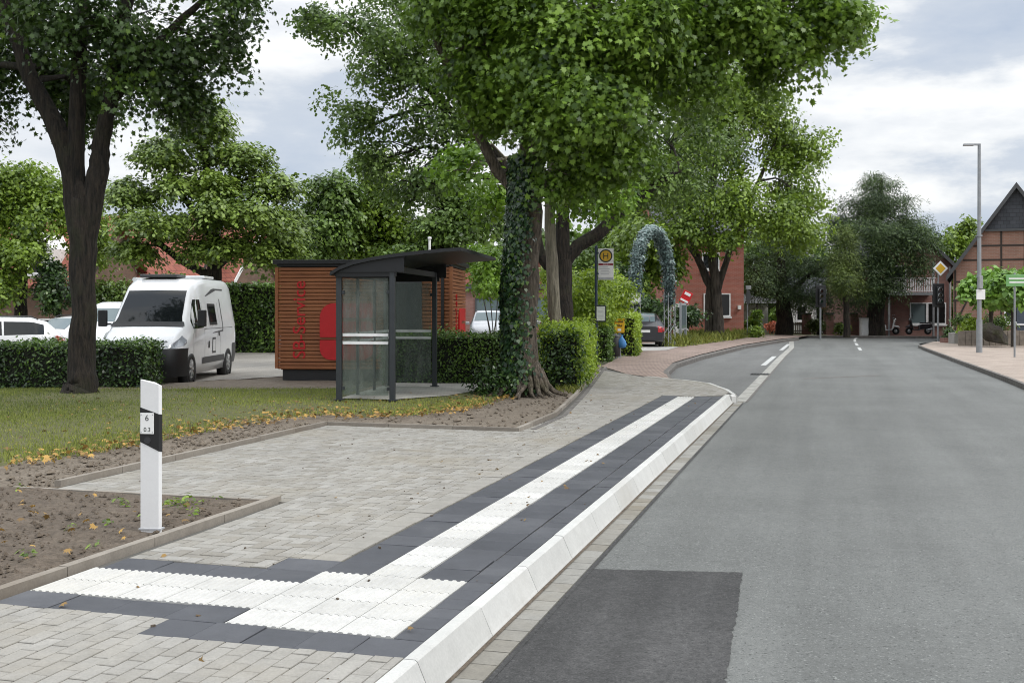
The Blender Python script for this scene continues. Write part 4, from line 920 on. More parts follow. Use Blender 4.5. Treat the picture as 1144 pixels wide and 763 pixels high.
# ------------------------------------------------------------------ stop sign, post box, bin
p = G(666.5, 402, 0); Yp = 35.
q = P(666, 345, Yp); t = thing('bus_stop_sign', 'white bus stop sign with yellow round H on a dark blue pole', 'bus stop sign', (q.x, q.y, -.05), R(-4))
B = MB(); B.cyl((0, 0, -.1), (0, 0, 3.66), .045, n=14); B.lathe((0, 0, 3.66), (0, 0, 1), [(0, .045), (.025, .03), (.03, .001)], 14); B.build('pole', M['blue_pole'], t)
B = MB(); B.box((.3, 0, 3.1), (.48, .045, .98)); pn = B.build('sign_panel', M['sign_white'], t, .008)
B = MB(); B.cyl((.3, -.024, 3.36), (.3, -.028, 3.36), .205, n=40); B.build('sign_ring', M['sign_dark'], pn)
B = MB(); B.cyl((.3, -.028, 3.36), (.3, -.031, 3.36), .165, n=40); B.build('sign_disc', M['sign_yellow'], pn)
text('lettering', 'H', .27, M['sign_dark'], pn, (.3, -.032, 3.265), (R(90), 0, 0), .002, 'CENTER')
B = MB(); B.box((.3, -.025, 3.095), (.46, .006, .06)); B.build('name_strip', M['sign_maroon'], pn)
B = MB()
for k in range(9): B.box((.2 + .02 * random.random() + k * .024, -.0285, 3.095), (.016, .003, .02))
B.build('name_line', M['sign_white'], pn)
B = MB()
for k in range(5): B.box((.24 + random.uniform(-.02, .04), -.024, 3.01 - k * .055), (.32 + random.uniform(-.08, .04), .004, .018))
B.build('route_lines', M['sign_grey'], pn)
B = MB(); B.box((.3, -.024, 2.655), (.46, .005, .075)); B.build('foot_strip', M['sign_grey'], pn)
for z in (2.8, 3.45): B = MB(); B.box((.03, 0, z), (.1, .11, .05)); B.build('clamp', M['blue_pole'], t)
B = MB(); B.box((.14, -.06, 1.56), (.34, .05, .52)); tc = B.build('timetable_case', M['sign_dark'], t, .01)
B = MB(); B.box((.145, -.087, 1.56), (.26, .006, .44)); B.build('timetable', M['paper'], tc)
B = MB()
for k in range(9): B.box((.145, -.091, 1.73 - k * .04), (.2, .002, .008))
B.build('timetable_lines', M['sign_grey'], tc)
q = P(692, 345, 38.5); t = thing('post_box', 'yellow letter box with black horn emblem in front of a hedge', 'post box', (q.x, q.y, -.03), R(-6))
B = MB(); B.prism([(-.17, -.12, .86), (.17, -.12, .86), (.17, -.12, 1.25), (.14, -.12, 1.31), (-.14, -.12, 1.31), (-.17, -.12, 1.25)], (0, .26, 0)); bx = B.build('box', M['yellow'], t, .02)
B = MB(); B.box((0, .01, 1.325), (.38, .32, .03)); B.build('lid', M['yellow'], bx, .01)
B = MB(); B.box((0, -.122, 1.24), (.26, .01, .025)); B.build('slot', M['black'], bx)
B = MB(); B.tube([(-.03 + .035 * math.cos(a), -.124, 1.13 + .03 * math.sin(a)) for a in [R(30 * k) for k in range(13)]], [.009] * 13, 6); B.tube([(-.03, -.124, 1.10), (.05, -.124, 1.10), (.085, -.124, 1.12)], [.008, .01, .025], 8); B.build('horn_emblem', M['black'], bx)
B = MB(); B.box((0, .02, .42), (.1, .08, .95)); B.build('post', M['grey_paint'], t, .01)
B = MB(); B.box((0, -.122, .97), (.12, .006, .09)); B.build('plate', M['sign_white'], bx)
q = P(688, 345, 38.); t = thing('litter_bin', 'grey litter bin below the yellow letter box', 'litter bin', (q.x, q.y, -.03), R(-6))
B = MB(); B.lathe((0, 0, .08), (0, 0, 1), [(0, .13), (.0, .15), (.62, .17), (.64, .16), (.6, .14)], 20); B.build('bucket', M['trim'], t)
B = MB(); B.cyl((0, .14, 0), (0, .14, .85), .03, n=10); B.build('post', M['grey_paint'], t); B = MB(); B.lathe((0, .0, .74), (0, 0, 1), [(0, .17), (.05, .16), (.08, .05), (.085, .001)], 20); B.build('hood', M['trim'], t)
q = P(695, 345, 37.9); t = thing('bag', 'blue plastic bag hanging beside the grey litter bin', 'bag', (q.x, q.y, .33), 0)
B = MB(); B.lathe((0, 0, 0), (0, 0, 1), [(0, .02), (.02, .11), (.12, .15), (.25, .13), (.36, .05), (.42, .02), (.46, .035)], 14)
B.v = [(x * 1 + .02 * math.sin(z * 30 + x * 20), y * .7, z) for x, y, z in B.v]; B.build('sack', M['blue_bag'], t)
B = MB(); B.tube([(-.02, 0, .44), (-.1, .0, .52), (-.14, 0, .44)], [.008] * 3, 5); B.build('strap', M['blue_bag'], t)
# ------------------------------------------------------------------ garland arch over the driveway
bl, br = P(709, 345, 49.), P(748, 345, 50.3); bl.z = br.z = -.03
t = thing('garland_arch', 'tall pointed arch wrapped in blue green garland on white lattice legs', 'arch', (bl.x, bl.y, -.03), 0)
dv = Vector((br.x - bl.x, br.y - bl.y, 0)); mid = dv / 2; nn = Vector((-dv.y, dv.x, 0)).normalized()
for q in (Vector((0, 0, 0)), dv):
    B = MB(); ux = dv.normalized() * .26
    for s in (-1, 1):
        for o in (-.13, .13): B.cyl(q + ux * s * .8 + nn * o, q + ux * s * .8 + nn * o + Vector((0, 0, 2.4)), .022, n=8)
    for o in (-.13, .13):
        for k in range(5):
            z = .1 + k * .46; s = 1 if k % 2 else -1; B.cyl(q - ux * s * .8 + nn * o + Vector((0, 0, z)), q + ux * s * .8 + nn * o + Vector((0, 0, z + .46)), .013, n=6)
    B.build('lattice_leg', M['grey_paint'], t)
path = []
for k in range(60):
    a = k / 59; ph = math.pi * a; x = .5 - .5 * math.cos(ph); z = 1.95 + 3.2 * (math.sin(ph) ** .8)
    path.append(dv * x + Vector((0, 0, z)))
pth = np.array([tuple(p) for p in path]); rng = np.random.default_rng(31); n = 24000
i = rng.integers(0, 59, n); f_ = rng.uniform(0, 1, (n, 1)); c = pth[i] * (1 - f_) + pth[i + 1] * f_
d = nrm(rng.normal(size=(n, 3))); d[:, :2] *= 1.; rad_ = .29 * rng.uniform(.3, 1, (n, 1)) * (1 + .2 * np.sin(i * 1.3)[:, None]); c2 = c + d * rad_ + np.array(tuple(nn)) * rng.normal(0, .1, (n, 1))
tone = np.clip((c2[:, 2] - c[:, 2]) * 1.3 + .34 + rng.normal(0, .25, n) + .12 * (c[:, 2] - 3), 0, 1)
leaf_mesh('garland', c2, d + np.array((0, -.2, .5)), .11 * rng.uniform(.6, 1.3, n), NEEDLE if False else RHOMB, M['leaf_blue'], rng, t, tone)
B = MB(); B.tube(path, [.12] * 60, 8); B.build('hoop', M['core'], t)
B = MB(); q = Vector((-.1, -.42, 2.15)); B.box(q, (.62, .03, .42)); sg = B.build('sign_board', M['sign_grey'], t, .01); B = MB(); B.box(q + Vector((0, -.018, 0)), (.52, .006, .32)); B.build('sign_face', M['paper'], sg)
# notice board seen edge-on and tilted red sign
q = G(763, 383.5, -.02); t = thing('notice_board', 'grey notice board on two posts seen almost edge on beside the arch', 'notice board', q, R(72))
B = MB(); B.box((0, 0, 1.3), (1.5, .09, 1.25)); bd = B.build('board', M['grey_paint'], t, .01); B = MB(); B.box((0, -.05, 1.3), (1.36, .01, 1.1)); B.build('pane', M['glass_pale'], bd)
for s in (-1, 1): B = MB(); B.box((s * .7, 0, .98), (.09, .1, 2.0)); B.build('post', M['steel'], t)
q = P(766.5, 332, 57); t = thing('tilted_sign', 'tilted red and white sign hanging at the red brick house', 'sign', (q.x, q.y, q.z - .6), R(-10))
B = MB(); rm = Matrix.Rotation(R(28), 3, 'Y'); B.box((0, 0, .6), (.5, .05, .62), rot=rm); bd = B.build('board', M['red'], t, .02)
B = MB(); B.box(rm @ Vector((.0, 0, .17)) + Vector((0, -.03, .6)), (.32, .02, .14), rot=rm); B.box(rm @ Vector((0, 0, -.2)) + Vector((0, -.03, .6)), (.42, .02, .1), rot=rm); B.build('white_panel', M['sign_white'], bd)
B = MB(); B.cyl((0, .05, -1.9), (0, .05, .6), .035, n=8); B.build('post', M['steel'], t)
# ------------------------------------------------------------------ houses
def window(parent, c, w, h, axis, depth=.09, mull=1, pm='glass', fm='frame_white', sill=True):
    """axis 'x': window in a wall that runs along local x and faces -y; 'y': wall along y facing -x; '-y': facing +x"""
    if axis == 'x': bx = lambda u, z, du, dz, o, t_: ((c[0] + u, c[1] - o, c[2] + z), (du, t_, dz))
    elif axis == 'y': bx = lambda u, z, du, dz, o, t_: ((c[0] - o, c[1] + u, c[2] + z), (t_, du, dz))
    else: bx = lambda u, z, du, dz, o, t_: ((c[0] + o, c[1] + u, c[2] + z), (t_, du, dz))
    B = MB(); f = .075
    for u, z, du, dz in [(-w / 2 + f / 2, 0, f, h), (w / 2 - f / 2, 0, f, h), (0, h / 2 - f / 2, w - 2 * f, f), (0, -h / 2 + f / 2, w - 2 * f, f)] + [(-w / 2 + w * (k + 1) / (mull + 1), 0, f * .8, h - 2 * f) for k in range(mull)]: B.box(*bx(u, z, du, dz, .02, .09))
    fr = B.build('window', M[fm], parent); B = MB(); B.box(*bx(0, 0, w - f, h - f, .0, .05)); B.build('pane', M[pm], fr)
    if sill: B = MB(); B.box(*bx(0, -h / 2 - .06, w + .12, .09, .05, .16)); B.build('sill', M['frame_white'], fr)
def gable_house(name, label, loc, rz, w, d, eave, ridge, wall, roof, along='x', over=.45, cat='house', rth=.16, verge_m='timber'):
    """local frame: front wall along x at y=0 facing -y; ridge along x or along y (gable to the front)"""
    t = thing(name, label, cat, loc, rz); B = MB()
    if along == 'x':
        poly = [(0, 0, -.3), (0, d, -.3), (0, d, eave), (0, d / 2, ridge), (0, 0, eave)]; B.prism(poly, (w, 0, 0)); wl = B.build('wall', M[wall], t)
        B = MB(); sl = (ridge - eave) / (d / 2)
        for sgn in (0, 1):
            y0 = -over if sgn == 0 else d + over; z0 = eave - over * sl
            B.prism([(-over, y0, z0 + .03), (-over, d / 2, ridge + .03), (-over, d / 2, ridge + rth), (-over, y0, z0 + rth)], (w + 2 * over, 0, 0))
    else:
        poly = [(0, 0, -.3), (w, 0, -.3), (w, 0, eave), (w / 2, 0, ridge), (0, 0, eave)]; B.prism(poly, (0, d, 0)); wl = B.build('wall', M[wall], t)
        B = MB(); sl = (ridge - eave) / (w / 2)
        for sgn in (0, 1):
            x0 = -over if sgn == 0 else w + over; z0 = eave - over * sl
            B.prism([(x0, -over, z0 + .03), (w / 2, -over, ridge + .03), (w / 2, -over, ridge + rth), (x0, -over, z0 + rth)], (0, d + 2 * over, 0))
    rf = B.build('roof', M[roof], t)
    B = MB()
    if along == 'y':
        for sgn in (0, 1):
            x0 = -over if sgn == 0 else w + over; z0 = eave - over * sl
            B.prism([(x0, -over - .04, z0 - .12), (w / 2, -over - .04, ridge - .12), (w / 2, -over - .04, ridge + rth + .02), (x0, -over - .04, z0 + rth + .02)], (0, .035, 0))
    else:
        for x in (-over - .04, w + over + .005):
            B.prism([(x, -over, eave - over * sl - .12), (x, d / 2, ridge - .12), (x, d / 2, ridge + rth + .02), (x, -over, eave - over * sl + rth + .02)], (.035, 0, 0))
    B.build('bargeboard', M[verge_m], rf)
    return t, wl, rf
def chimney(rf, c, s=.6, h=1.1): B = MB(); B.box((c[0], c[1], c[2] + h / 2), (s, s, h)); B.box((c[0], c[1], c[2] + h + .05), (s + .12, s + .12, .1)); B.build('chimney', M['brick_dark'], rf)
# red brick house behind the double tree
q = P(832, 345, 70); t, wl, rf = gable_house('brick_house', 'red brick house behind the double trunked tree by the lay-by', (q.x - 5.2, 70, -.1), R(3), 5.2, 9, 6.7, 10.2, 'brick_red', 'rooftile_grey', 'x')
for x, z, w, h, mu in ((3.5, 2.0, 1.7, 1.45, 1), (3.1, 4.75, 1.1, 1.05, 0)): window(t, (x, 0, z), w, h, 'x', mull=mu)
B = MB(); B.box((4.9, -.1, 1.85), (.18, .2, .25)); B.build('wall_lamp', M['sign_white'], t); chimney(rf, (2, 4.5, 10.))
B = MB(); B.box((7.0, -.06, 1.0), (.9, .08, 2.1)) if False else B.box((1.2, -.04, 1.05), (.95, .1, 2.1)); dr = B.build('door', M['frame_white'], t); B = MB(); B.box((1.2, -.1, 1.3), (.6, .03, 1.1)); B.build('pane', M['glass'], dr)
# brick building with pale windows behind the parked suv
q = P(496, 345, 62); t = thing('brick_annex', 'low flat roofed brick building with pale windows behind the silver car', 'building', (q.x, 62, -.1), R(1))
B = MB(); B.box((3.4, 3.5, 1.4), (6.8, 7, 2.9)); B.build('wall', M['brick_dark'], t)
B = MB(); B.box((3.4, 3.5, 2.98), (7.2, 7.4, .28)); B.build('roof', M['trim'], t, .02)
B = MB(); B.box((3., 5.0, 3.8), (5.2, 3.6, 1.4)); B.build('upper_wall', M['brick_red'], t); B = MB(); B.box((3., 5.0, 4.6), (5.6, 4., .2)); B.build('upper_roof', M['render_white'], t)
for x in (2.45, 4.05): window(t, (x, 0, 1.75), 1.45, 1.25, 'x', mull=0, pm='glass_pale', fm='trim')
window(t, (5.7, 0, 1.75), 1.2, 1.25, 'x', mull=0, pm='glass_pale', fm='trim')
B = MB(); B.cyl((3.25, -.12, -.2), (3.25, -.12, 3.1), .07, n=10); B.build('downpipe', M['grey_paint'], t)
# red roofed house far behind the camper
q = P(108, 345, 60); t, wl, rf = gable_house('red_roofed_house', 'house with long red tiled roof seen between the trees above the camper', (q.x, 60, -.2), R(-2), 5.2, 7, 3.6, 6.2, 'brick_dark', 'rooftile', 'x')
chimney(rf, (4.4, 3.4, 6.0)); window(t, (1.4, 0, 1.7), 1.3, 1.3, 'x'); window(t, (3.9, 0, 1.7), 1.3, 1.3, 'x')
q = P(164, 345, 63); t, wl, rf = gable_house('red_roofed_house', 'red tiled house with white bargeboard right of the longer red roof', (q.x, 64, -.2), R(-8), 4.6, 8, 3.6, 6.6, 'brick_brown', 'rooftile', 'x', verge_m='frame_white')
window(t, (2.2, 0, 1.7), 1.3, 1.3, 'x')
q = P(12, 345, 53); t, wl, rf = gable_house('brown_brick_house', 'brown brick house with white gable upstairs behind the white parked cars', (q.x - 3, 53, -.2), R(-3), 6.4, 8, 3.15, 6.4, 'brick_brown', 'rooftile', 'x')
B = MB(); B.prism([(3.6, -.05, 3.1), (5.1, -.05, 3.1), (5.1, -.05, 4.7), (4.35, -.05, 5.5), (3.6, -.05, 4.7)], (0, 3, 0)); dm = B.build('dormer', M['render_white'], t)
window(t, (4.35, -.05, 3.95), .7, .9, 'x', mull=0); window(t, (4.3, 0, .85), 2.4, 1.1, 'x', mull=2, fm='frame_white'); window(t, (1.5, 0, 1.4), 1.2, 1.2, 'x')
# balcony house at the junction
q = P(962, 345, 75); t, wl, rf = gable_house('balcony_house', 'dark red brick house with balcony and white windows at the junction', (q.x, 75, -.1), R(-1.5), 6.0, 9, 4.7, 7.6, 'brick_dark', 'rooftile_grey', 'y', over=.35, verge_m='trim')
for x, w, mu in ((3.8, 1.15, 0), (5.0, 1.25, 0)): window(t, (x, 0, 1.45), w, 1.45, 'x', mull=mu, pm='glass_pale' if x < 4 else 'glass')
window(t, (1.0, 0, 1.4), .5, 1.5, 'x', mull=0)
B = MB(); B.box((2.9, -.6, 2.75), (3.2, 1.4, .2)); bl_ = B.build('balcony', M['grey_paint'], t, .01)
B = MB(); x = 1.4
while x < 4.5: B.box((x, -1.24, 3.3), (.085, .03, .85)); x += .15
B.box((2.9, -1.24, 3.78), (3.2, .06, .06)); B.box((2.9, -1.24, 2.93), (3.2, .05, .05)); B.build('railing', M['frame_white'], bl_)
for x in (4.4, 1.5): B = MB(); B.box((x, -1.15, 2.4), (.12, .12, 4.9)); B.build('balcony_post', M['grey_paint'], bl_)
B = MB(); B.cyl((5.85, -.1, -.1), (5.85, -.1, 4.6), .06, n=10); B.build('downpipe', M['grey_paint'], t)
window(t, (2.4, 0, 3.8), 1.2, 1.7, 'x', mull=0)
# half-timbered house on the right
HY_ = 60.; q0 = P(1065, 345, HY_); aw = 6.15; hz = -.1
t, wl, rf = gable_house('half_timbered_house', 'large half timbered brick house with steep dark gable on the right', (q0.x, HY_, hz), R(-22), aw, 13, 3.85, 8.2, 'brick_pink', 'rooftile_grey', 'y', over=.35, verge_m='trim')
sl = (8.2 - 3.85) / (aw / 2); B = MB()
def tb(x0, z0, x1, z1, w_=.15): B.bar((x0, -.005, z0), (x1, -.005, z1), .05, w_) if abs(x1 - x0) < .01 else B.bar((x0, -.008, z0), (x1, -.008, z1), .05, w_)
zg = 5.95
def beam(a, b_, w_=.15, o=0.):
    a, b_ = Vector(a), Vector(b_); d_ = b_ - a; n_ = Vector((-d_.z, 0, d_.x)).normalized() * w_ / 2
    B.prism([a + n_ + Vector((0, -.02 - o, 0)), b_ + n_ + Vector((0, -.02 - o, 0)), b_ - n_ + Vector((0, -.02 - o, 0)), a - n_ + Vector((0, -.02 - o, 0))], (0, .06, 0))
for z in (3.2, 4.35, 5.1): x_ = max(0, (z - 3.75) / sl) + .06; beam((x_, 0, z), (aw - x_, 0, z), .09, .0)
x = .1
k = 0
while x < aw - .05:
    zt = min(zg, 3.75 + min(x, aw - x) * sl); beam((x, 0, -.2), (x, 0, zt - .05), .095, .004); x += 1.13
for z in (1.1, 2.2): beam((0, 0, z), (aw, 0, z), .09, .008)
beam((.2, 0, 1.15), (1.1, 0, 3.1), .09, .012); beam((aw - .2, 0, 1.15), (aw - 1.1, 0, 3.1), .09, .012)
B.build('timber_frame', M['timber'], wl)
x_ = (zg - 3.75) / sl; B = MB(); B.prism([(x_ + .05, -.07, zg), (aw - x_ - .05, -.07, zg), (aw / 2, -.07, 8.15)], (0, .06, 0)); B.build('slate_gable', M['slate'], wl)
B = MB(); B.box((aw / 2, -.1, zg - .04), (aw - 2 * x_, .1, .12)); B.build('gable_board', M['trim'], wl)
window(t, (3.0, -.03, 1.6), 1.0, 1.2, 'x'); window(t, (aw / 2 + 1., -.03, 4.7), .8, .7, 'x')
B = MB(); B.box((4.2, -.06, 1.05), (2.2, .08, 2.3)); B.build('garage_door', paint('blue grey door', (.06, .075, .1), .5), t)
# small garden buildings on the left of the junction
q = P(838, 345, 88); t = thing('carport', 'open carport with low grey roof beyond the red brick house', 'carport', (q.x, 88, -.1), 0)
B = MB(); B.prism([(-1.6, 0, 2.2), (2.6, 0, 2.2), (2.6, 0, 2.4), (-.9, 0, 3.0), (-1.6, 0, 2.9)], (0, 5, 0)); B.build('roof', M['grey_paint'], t)
for x in (-1.4, .6, 2.4): B = MB(); B.box((x, .2, 1.05), (.14, .14, 2.3)); B.build('post', M['timber'], t)
B = MB(); B.box((.5, 4.8, 1.0), (4, .12, 2.3)); B.build('wall', M['render_white'], t)
q = P(936, 345, 84); t, wl, rf = gable_house('garden_house', 'small brown brick gable house under the dark yew trees', (q.x, 84, -.1), 0, 2.6, 4, 1.8, 2.7, 'brick_pink', 'rooftile', 'y', over=.15)
window(t, (1.3, 0, .75), .8, .8, 'x', mull=0)
q = P(915, 345, 88); t = thing('white_cottage', 'pale cottage wall with dark windows behind the left traffic light', 'cottage', (q.x - 2.3, 88, -.1), 0)
B = MB(); B.box((2.4, 2, 1.3), (4.8, 4, 2.8)); B.build('wall', M['render_white'], t); B = MB(); B.prism([(-.3, -.3, 2.7), (-.3, 4.3, 2.7), (-.3, 2, 4.3)], (5.4, 0, 0)); B.build('roof', M['rooftile_grey'], t)
for x in (.9, 2.4, 3.9): window(t, (x, 0, 1.4), .8, 1.2, 'x', mull=0)
# ------------------------------------------------------------------ street furniture at the junction
p = G(1094, 394, -.06); t = thing('street_lamp', 'tall grey street lamp with short arm beside the boulder', 'street lamp', p, 0)
hL = EYE + (345 - 161) / FPX * p.y + .06
B = MB(); B.tube([(0, 0, -.2), (0, 0, 1.3)], [.115, .115], 14); B.tube([(0, 0, 1.28), (0, 0, hL)], [.085, .06], 14); B.build('pole', M['steel'], t)
B = MB(); B.box((-.3, 0, hL - .03), (.62, .07, .07)); ar = B.build('arm', M['steel'], t); B = MB(); B.box((-.42, 0, hL - .05), (.4, .16, .06)); B.build('lamp_head', M['grey_paint'], ar, .01)
B = MB(); B.box((.02, -.09, 2.28), (.34, .05, .4)); B.build('notice', M['sign_white'], t, .01); B = MB(); B.box((0, -.12, 2.75), (.14, .14, .5)); B.build('junction_box', M['grey_paint'], t, .01)
for z in (2.15, 2.95, 4.55): B = MB(); B.cyl((0, 0, z), (0, 0, z + .06), .115, n=14); B.build('clamp', M['steel'], t)
p = G(1133.5, 399, -.06); t = thing('direction_sign', 'small green sign with white lines on a thin grey post', 'sign', p, R(-6))
B = MB(); B.cyl((0, 0, -.2), (0, 0, 3.0), .033, n=10); B.build('post', M['steel'], t)
B = MB(); B.box((.12, -.05, 2.72), (.86, .03, .42)); bd = B.build('sign_panel', M['sign_green'], t, .01)
B = MB(); B.box((.08, -.067, 2.79), (.6, .004, .05)); B.box((.05, -.067, 2.66), (.5, .004, .05)); B.build('sign_lines', M['sign_white'], bd)
def signal(loc, label, board, nm='traffic_light'):
    t = thing(nm, label, 'traffic light', loc, 0); B = MB(); B.cyl((0, 0, -.2), (0, 0, 3.2), .055, n=12); B.build('pole', M['steel'], t)
    if board: B = MB(); B.box((0, -.08, 2.45), (.62, .03, 1.28)); B.build('backing_board', M['black'], t, .03)
    B = MB(); B.box((0, -.18, 2.45), (.3, .18, .96)); hd = B.build('housing', M['black'], t, .03)
    for k, z in enumerate((2.75, 2.45, 2.15)):
        B = MB(); B.cyl((0, -.272, z), (0, -.276, z), .1, n=20); B.build('lens', glass_dark('signal lens', [(.03, .008, .008), (.03, .02, .008), (.008, .025, .018)][k], .15), hd)
        B = MB(); vs = []
        for i in range(9):
            a = R(-20 + 27.5 * i)
            for y in (-.27, -.42): vs.append((.115 * math.cos(a), y, z + .115 * math.sin(a)))
        B.add(vs, [(2 * i, 2 * i + 1, 2 * i + 3, 2 * i + 2) for i in range(8)], True); B.build('visor', M['grey_paint'], hd)
    return t
p = G(1048, 380.2, -.06); t = signal(p, 'traffic light with black backing board below the yellow diamond sign', True)
q = P(1050, 300, p.y - .06); t2 = thing('priority_sign', 'yellow and white diamond priority road sign above the right traffic light', 'road sign', (p.x, p.y - .1, q.z), 0)
B = MB(); B.prism([(.1 + .41 * math.cos(a), 0, .41 * math.sin(a)) for a in (0, R(90), R(180), R(270))], (0, .03, 0)); bd = B.build('board', M['sign_white'], t2, .01)
B = MB(); B.prism([(.1 + .28 * math.cos(a), -.006, .28 * math.sin(a)) for a in (0, R(90), R(180), R(270))], (0, .005, 0)); B.build('yellow_field', M['sign_yellow'], bd)
B = MB(); B.cyl((0, .06, -1.0), (0, .06, .3), .04, n=8); B.build('bracket', M['steel'], t2)
p = G(917.5, 375.6, -.06); signal(Vector((P(916.5, 345, 66).x, 66, -.06)), 'traffic light on a pole in front of the dark trees left of the road', True)
q = P(835, 345, 66); t = thing('round_sign', 'round traffic sign on a grey pole seen from behind at the brick house corner', 'road sign', (q.x, 66, -.1), R(60))
B = MB(); B.cyl((0, 0, -.1), (0, 0, 3.), .035, n=8); B.build('pole', M['steel'], t); B = MB(); B.cyl((0, -.05, 2.45), (0, -.07, 2.45), .42, n=28); B.build('disc', M['trim'], t); B = MB(); B.box((0, -.06, 3.02), (.9, .04, .22)); B.build('name_plate', M['grey_paint'], t)
q = P(965.5, 345, 71); t = thing('switch_cabinet', 'pale grey electricity cabinet at the kerb under the dark yew', 'cabinet', (q.x, 71, -.05), R(8))
B = MB(); B.box((0, 0, .55), (.5, .34, 1.1)); bd = B.build('housing', M['render_white'], t, .015); B = MB(); B.box((0, 0, 1.12), (.56, .4, .06)); B.build('lid', M['concrete'], t, .01); B = MB(); B.box((0, -.172, .55), (.4, .01, .9)); B.build('door', M['sign_white'], bd)
# scooters
def scooter(label, loc, rz, fair, seatm):
    t = thing('motor_scooter', label, 'scooter', loc, rz, 'scooters parked against the brick wall')
    for x in (-.62, .62):
        B = MB(); B.lathe((x, -.05, .23), (0, 1, 0), [(0, .12), (0, .2), (.02, .23), (.08, .23), (.1, .2), (.1, .12)], 20); w_ = B.build('wheel', M['rubber'], t); B = MB(); B.lathe((x, -.03, .23), (0, 1, 0), [(-.01, .01), (-.01, .13), (.07, .13), (.07, .01)], 14); B.build('rim', M['alu'], w_)
    B = MB(); B.prism([(-.42, -.16, .3), (.05, -.16, .26), (.05, -.16, .32), (-.42, -.16, .36)], (0, .32, 0)); B.prism([(.0, -.13, .3), (.85, -.11, .45), (.92, -.1, .72), (.2, -.13, .68), (.02, -.13, .6)], (0, .26, 0)); B.build('body', fair, t, .04)
    B = MB(); B.prism([(-.42, -.2, .3), (-.36, -.2, .3), (-.5, -.18, .98), (-.58, -.18, .95)], (0, .38, 0)); B.prism([(-.86, -.07, .45), (-.5, -.07, .52), (-.55, -.07, .6), (-.8, -.07, .56)], (0, .14, 0)); B.build('leg_shield', fair, t, .03)
    B = MB(); B.prism([(.1, -.13, .7), (.85, -.12, .74), (.88, -.12, .84), (.5, -.12, .8), (.12, -.13, .8)], (0, .25, 0)); B.build('seat', seatm, t, .03)
    B = MB(); B.tube([(-.62, 0, .25), (-.5, 0, 1.05)], [.03, .03], 8); B.tube([(-.42, -.3, 1.05), (-.5, 0, 1.08), (-.42, .3, 1.05)], [.02] * 3, 6); B.build('handlebar', M['trim'], t)
    B = MB(); B.lathe((-.56, 0, .98), (-1, 0, .1), [(0, .09), (.06, .08), (.08, .001)], 14); B.build('headlight', M['headlight'], t)
    for s in (-1, 1): B = MB(); B.tube([(-.45, s * .22, 1.06), (-.47, s * .3, 1.22)], [.008] * 2, 5); B.lathe((-.47, s * .3, 1.25), (-1, 0, 0), [(0, .001), (0, .06), (.02, .05), (.025, .001)], 12); B.build('mirror', M['trim'], t)
    B = MB(); B.tube([(.45, -.17, .3), (.85, -.19, .38)], [.05, .055], 8); B.build('exhaust', M['steel'], t)
q = P(1026, 345, 73.4); scooter('black motor scooter standing sideways below the white window', (q.x, 73.4, -.03), 0, M['car_black'], M['black'])
q = P(990, 345, 73.8); scooter('scooter with white tail fairing beside the yew trunk', (q.x, 73.8, -.03), R(150), M['car_white'], M['black'])
# boulder, planters, low wall
from mathutils import noise as mn
m, nt, pp = mat('mossy boulder'); co = objco(nt); n1 = noise(nt, co, 3, 7, .7); L(nt, ramp(nt, n1, [(.3, (.014, .012, .01)), (.5, (.045, .038, .03)), (.62, (.04, .042, .02)), (.75, (.09, .08, .065))]), pp.inputs['Base Color']); pp.inputs['Roughness'].default_value = .95; bump(nt, pp, n1, .8, .05); M['stone'] = m
p = G(1111, 388, -.06); bm = bmesh.new(); bmesh.ops.create_icosphere(bm, subdivisions=4, radius=1)
for v in bm.verts:
    h = 1 + .28 * mn.fractal(v.co * 1.1 + Vector((3, 1, 2)), 1, 2, 4); v.co = Vector((v.co.x * .52 * h - .12 * v.co.z, v.co.y * .45 * h, max(-.2, v.co.z * .68 * h) + .42 + .1 * v.co.x * -1))
me = bpy.data.meshes.new('boulder'); bm.to_mesh(me); bm.free(); me.materials.append(M['stone']); o = bpy.data.objects.new('boulder', me); COL.objects.link(o); o.location = p; tag(o, 'large mossy boulder standing beside the street lamp', 'boulder')
q = P(1071, 345, 52); t = thing('planter_wall', 'low grey plank planter wall behind the street lamp', 'wall', (q.x, 52, -.06), R(2))
B = MB(); x = 0.
while x < 6: B.box((x + .14, 0, .34 + random.uniform(-.02, .02)), (.27, .16, .72)); x += .285
B.build('planks', M['wood_fence'], t, .01)
q = P(1066, 345, 57); t = thing('planter_box', 'grey concrete planter box with a low dark plant by the junction', 'planter', (q.x, 55.5, -.06), R(2))
B = MB(); B.box((.0, 0, .26), (1.5, .7, .56)); B.build('box', M['concrete'], t, .02)
q = P(1060, 345, 57); t = thing('brick_planter', 'small red brick planter at the corner of the right sidewalk', 'planter', (q.x, 57, -.06), 0)
B = MB(); B.box((0, 0, .1), (.7, .6, .3)); B.build('box', M['brick_dark'], t, .01)
bush('planter_shrub', 'rounded dark shrub growing in the small red brick planter', (q.x, 57, .25), [(Vector((q.x, 57, .45)), np.array((.34, .3, .2)), 1)], 700, .1, M['leaf_hedge_dark'], 71)
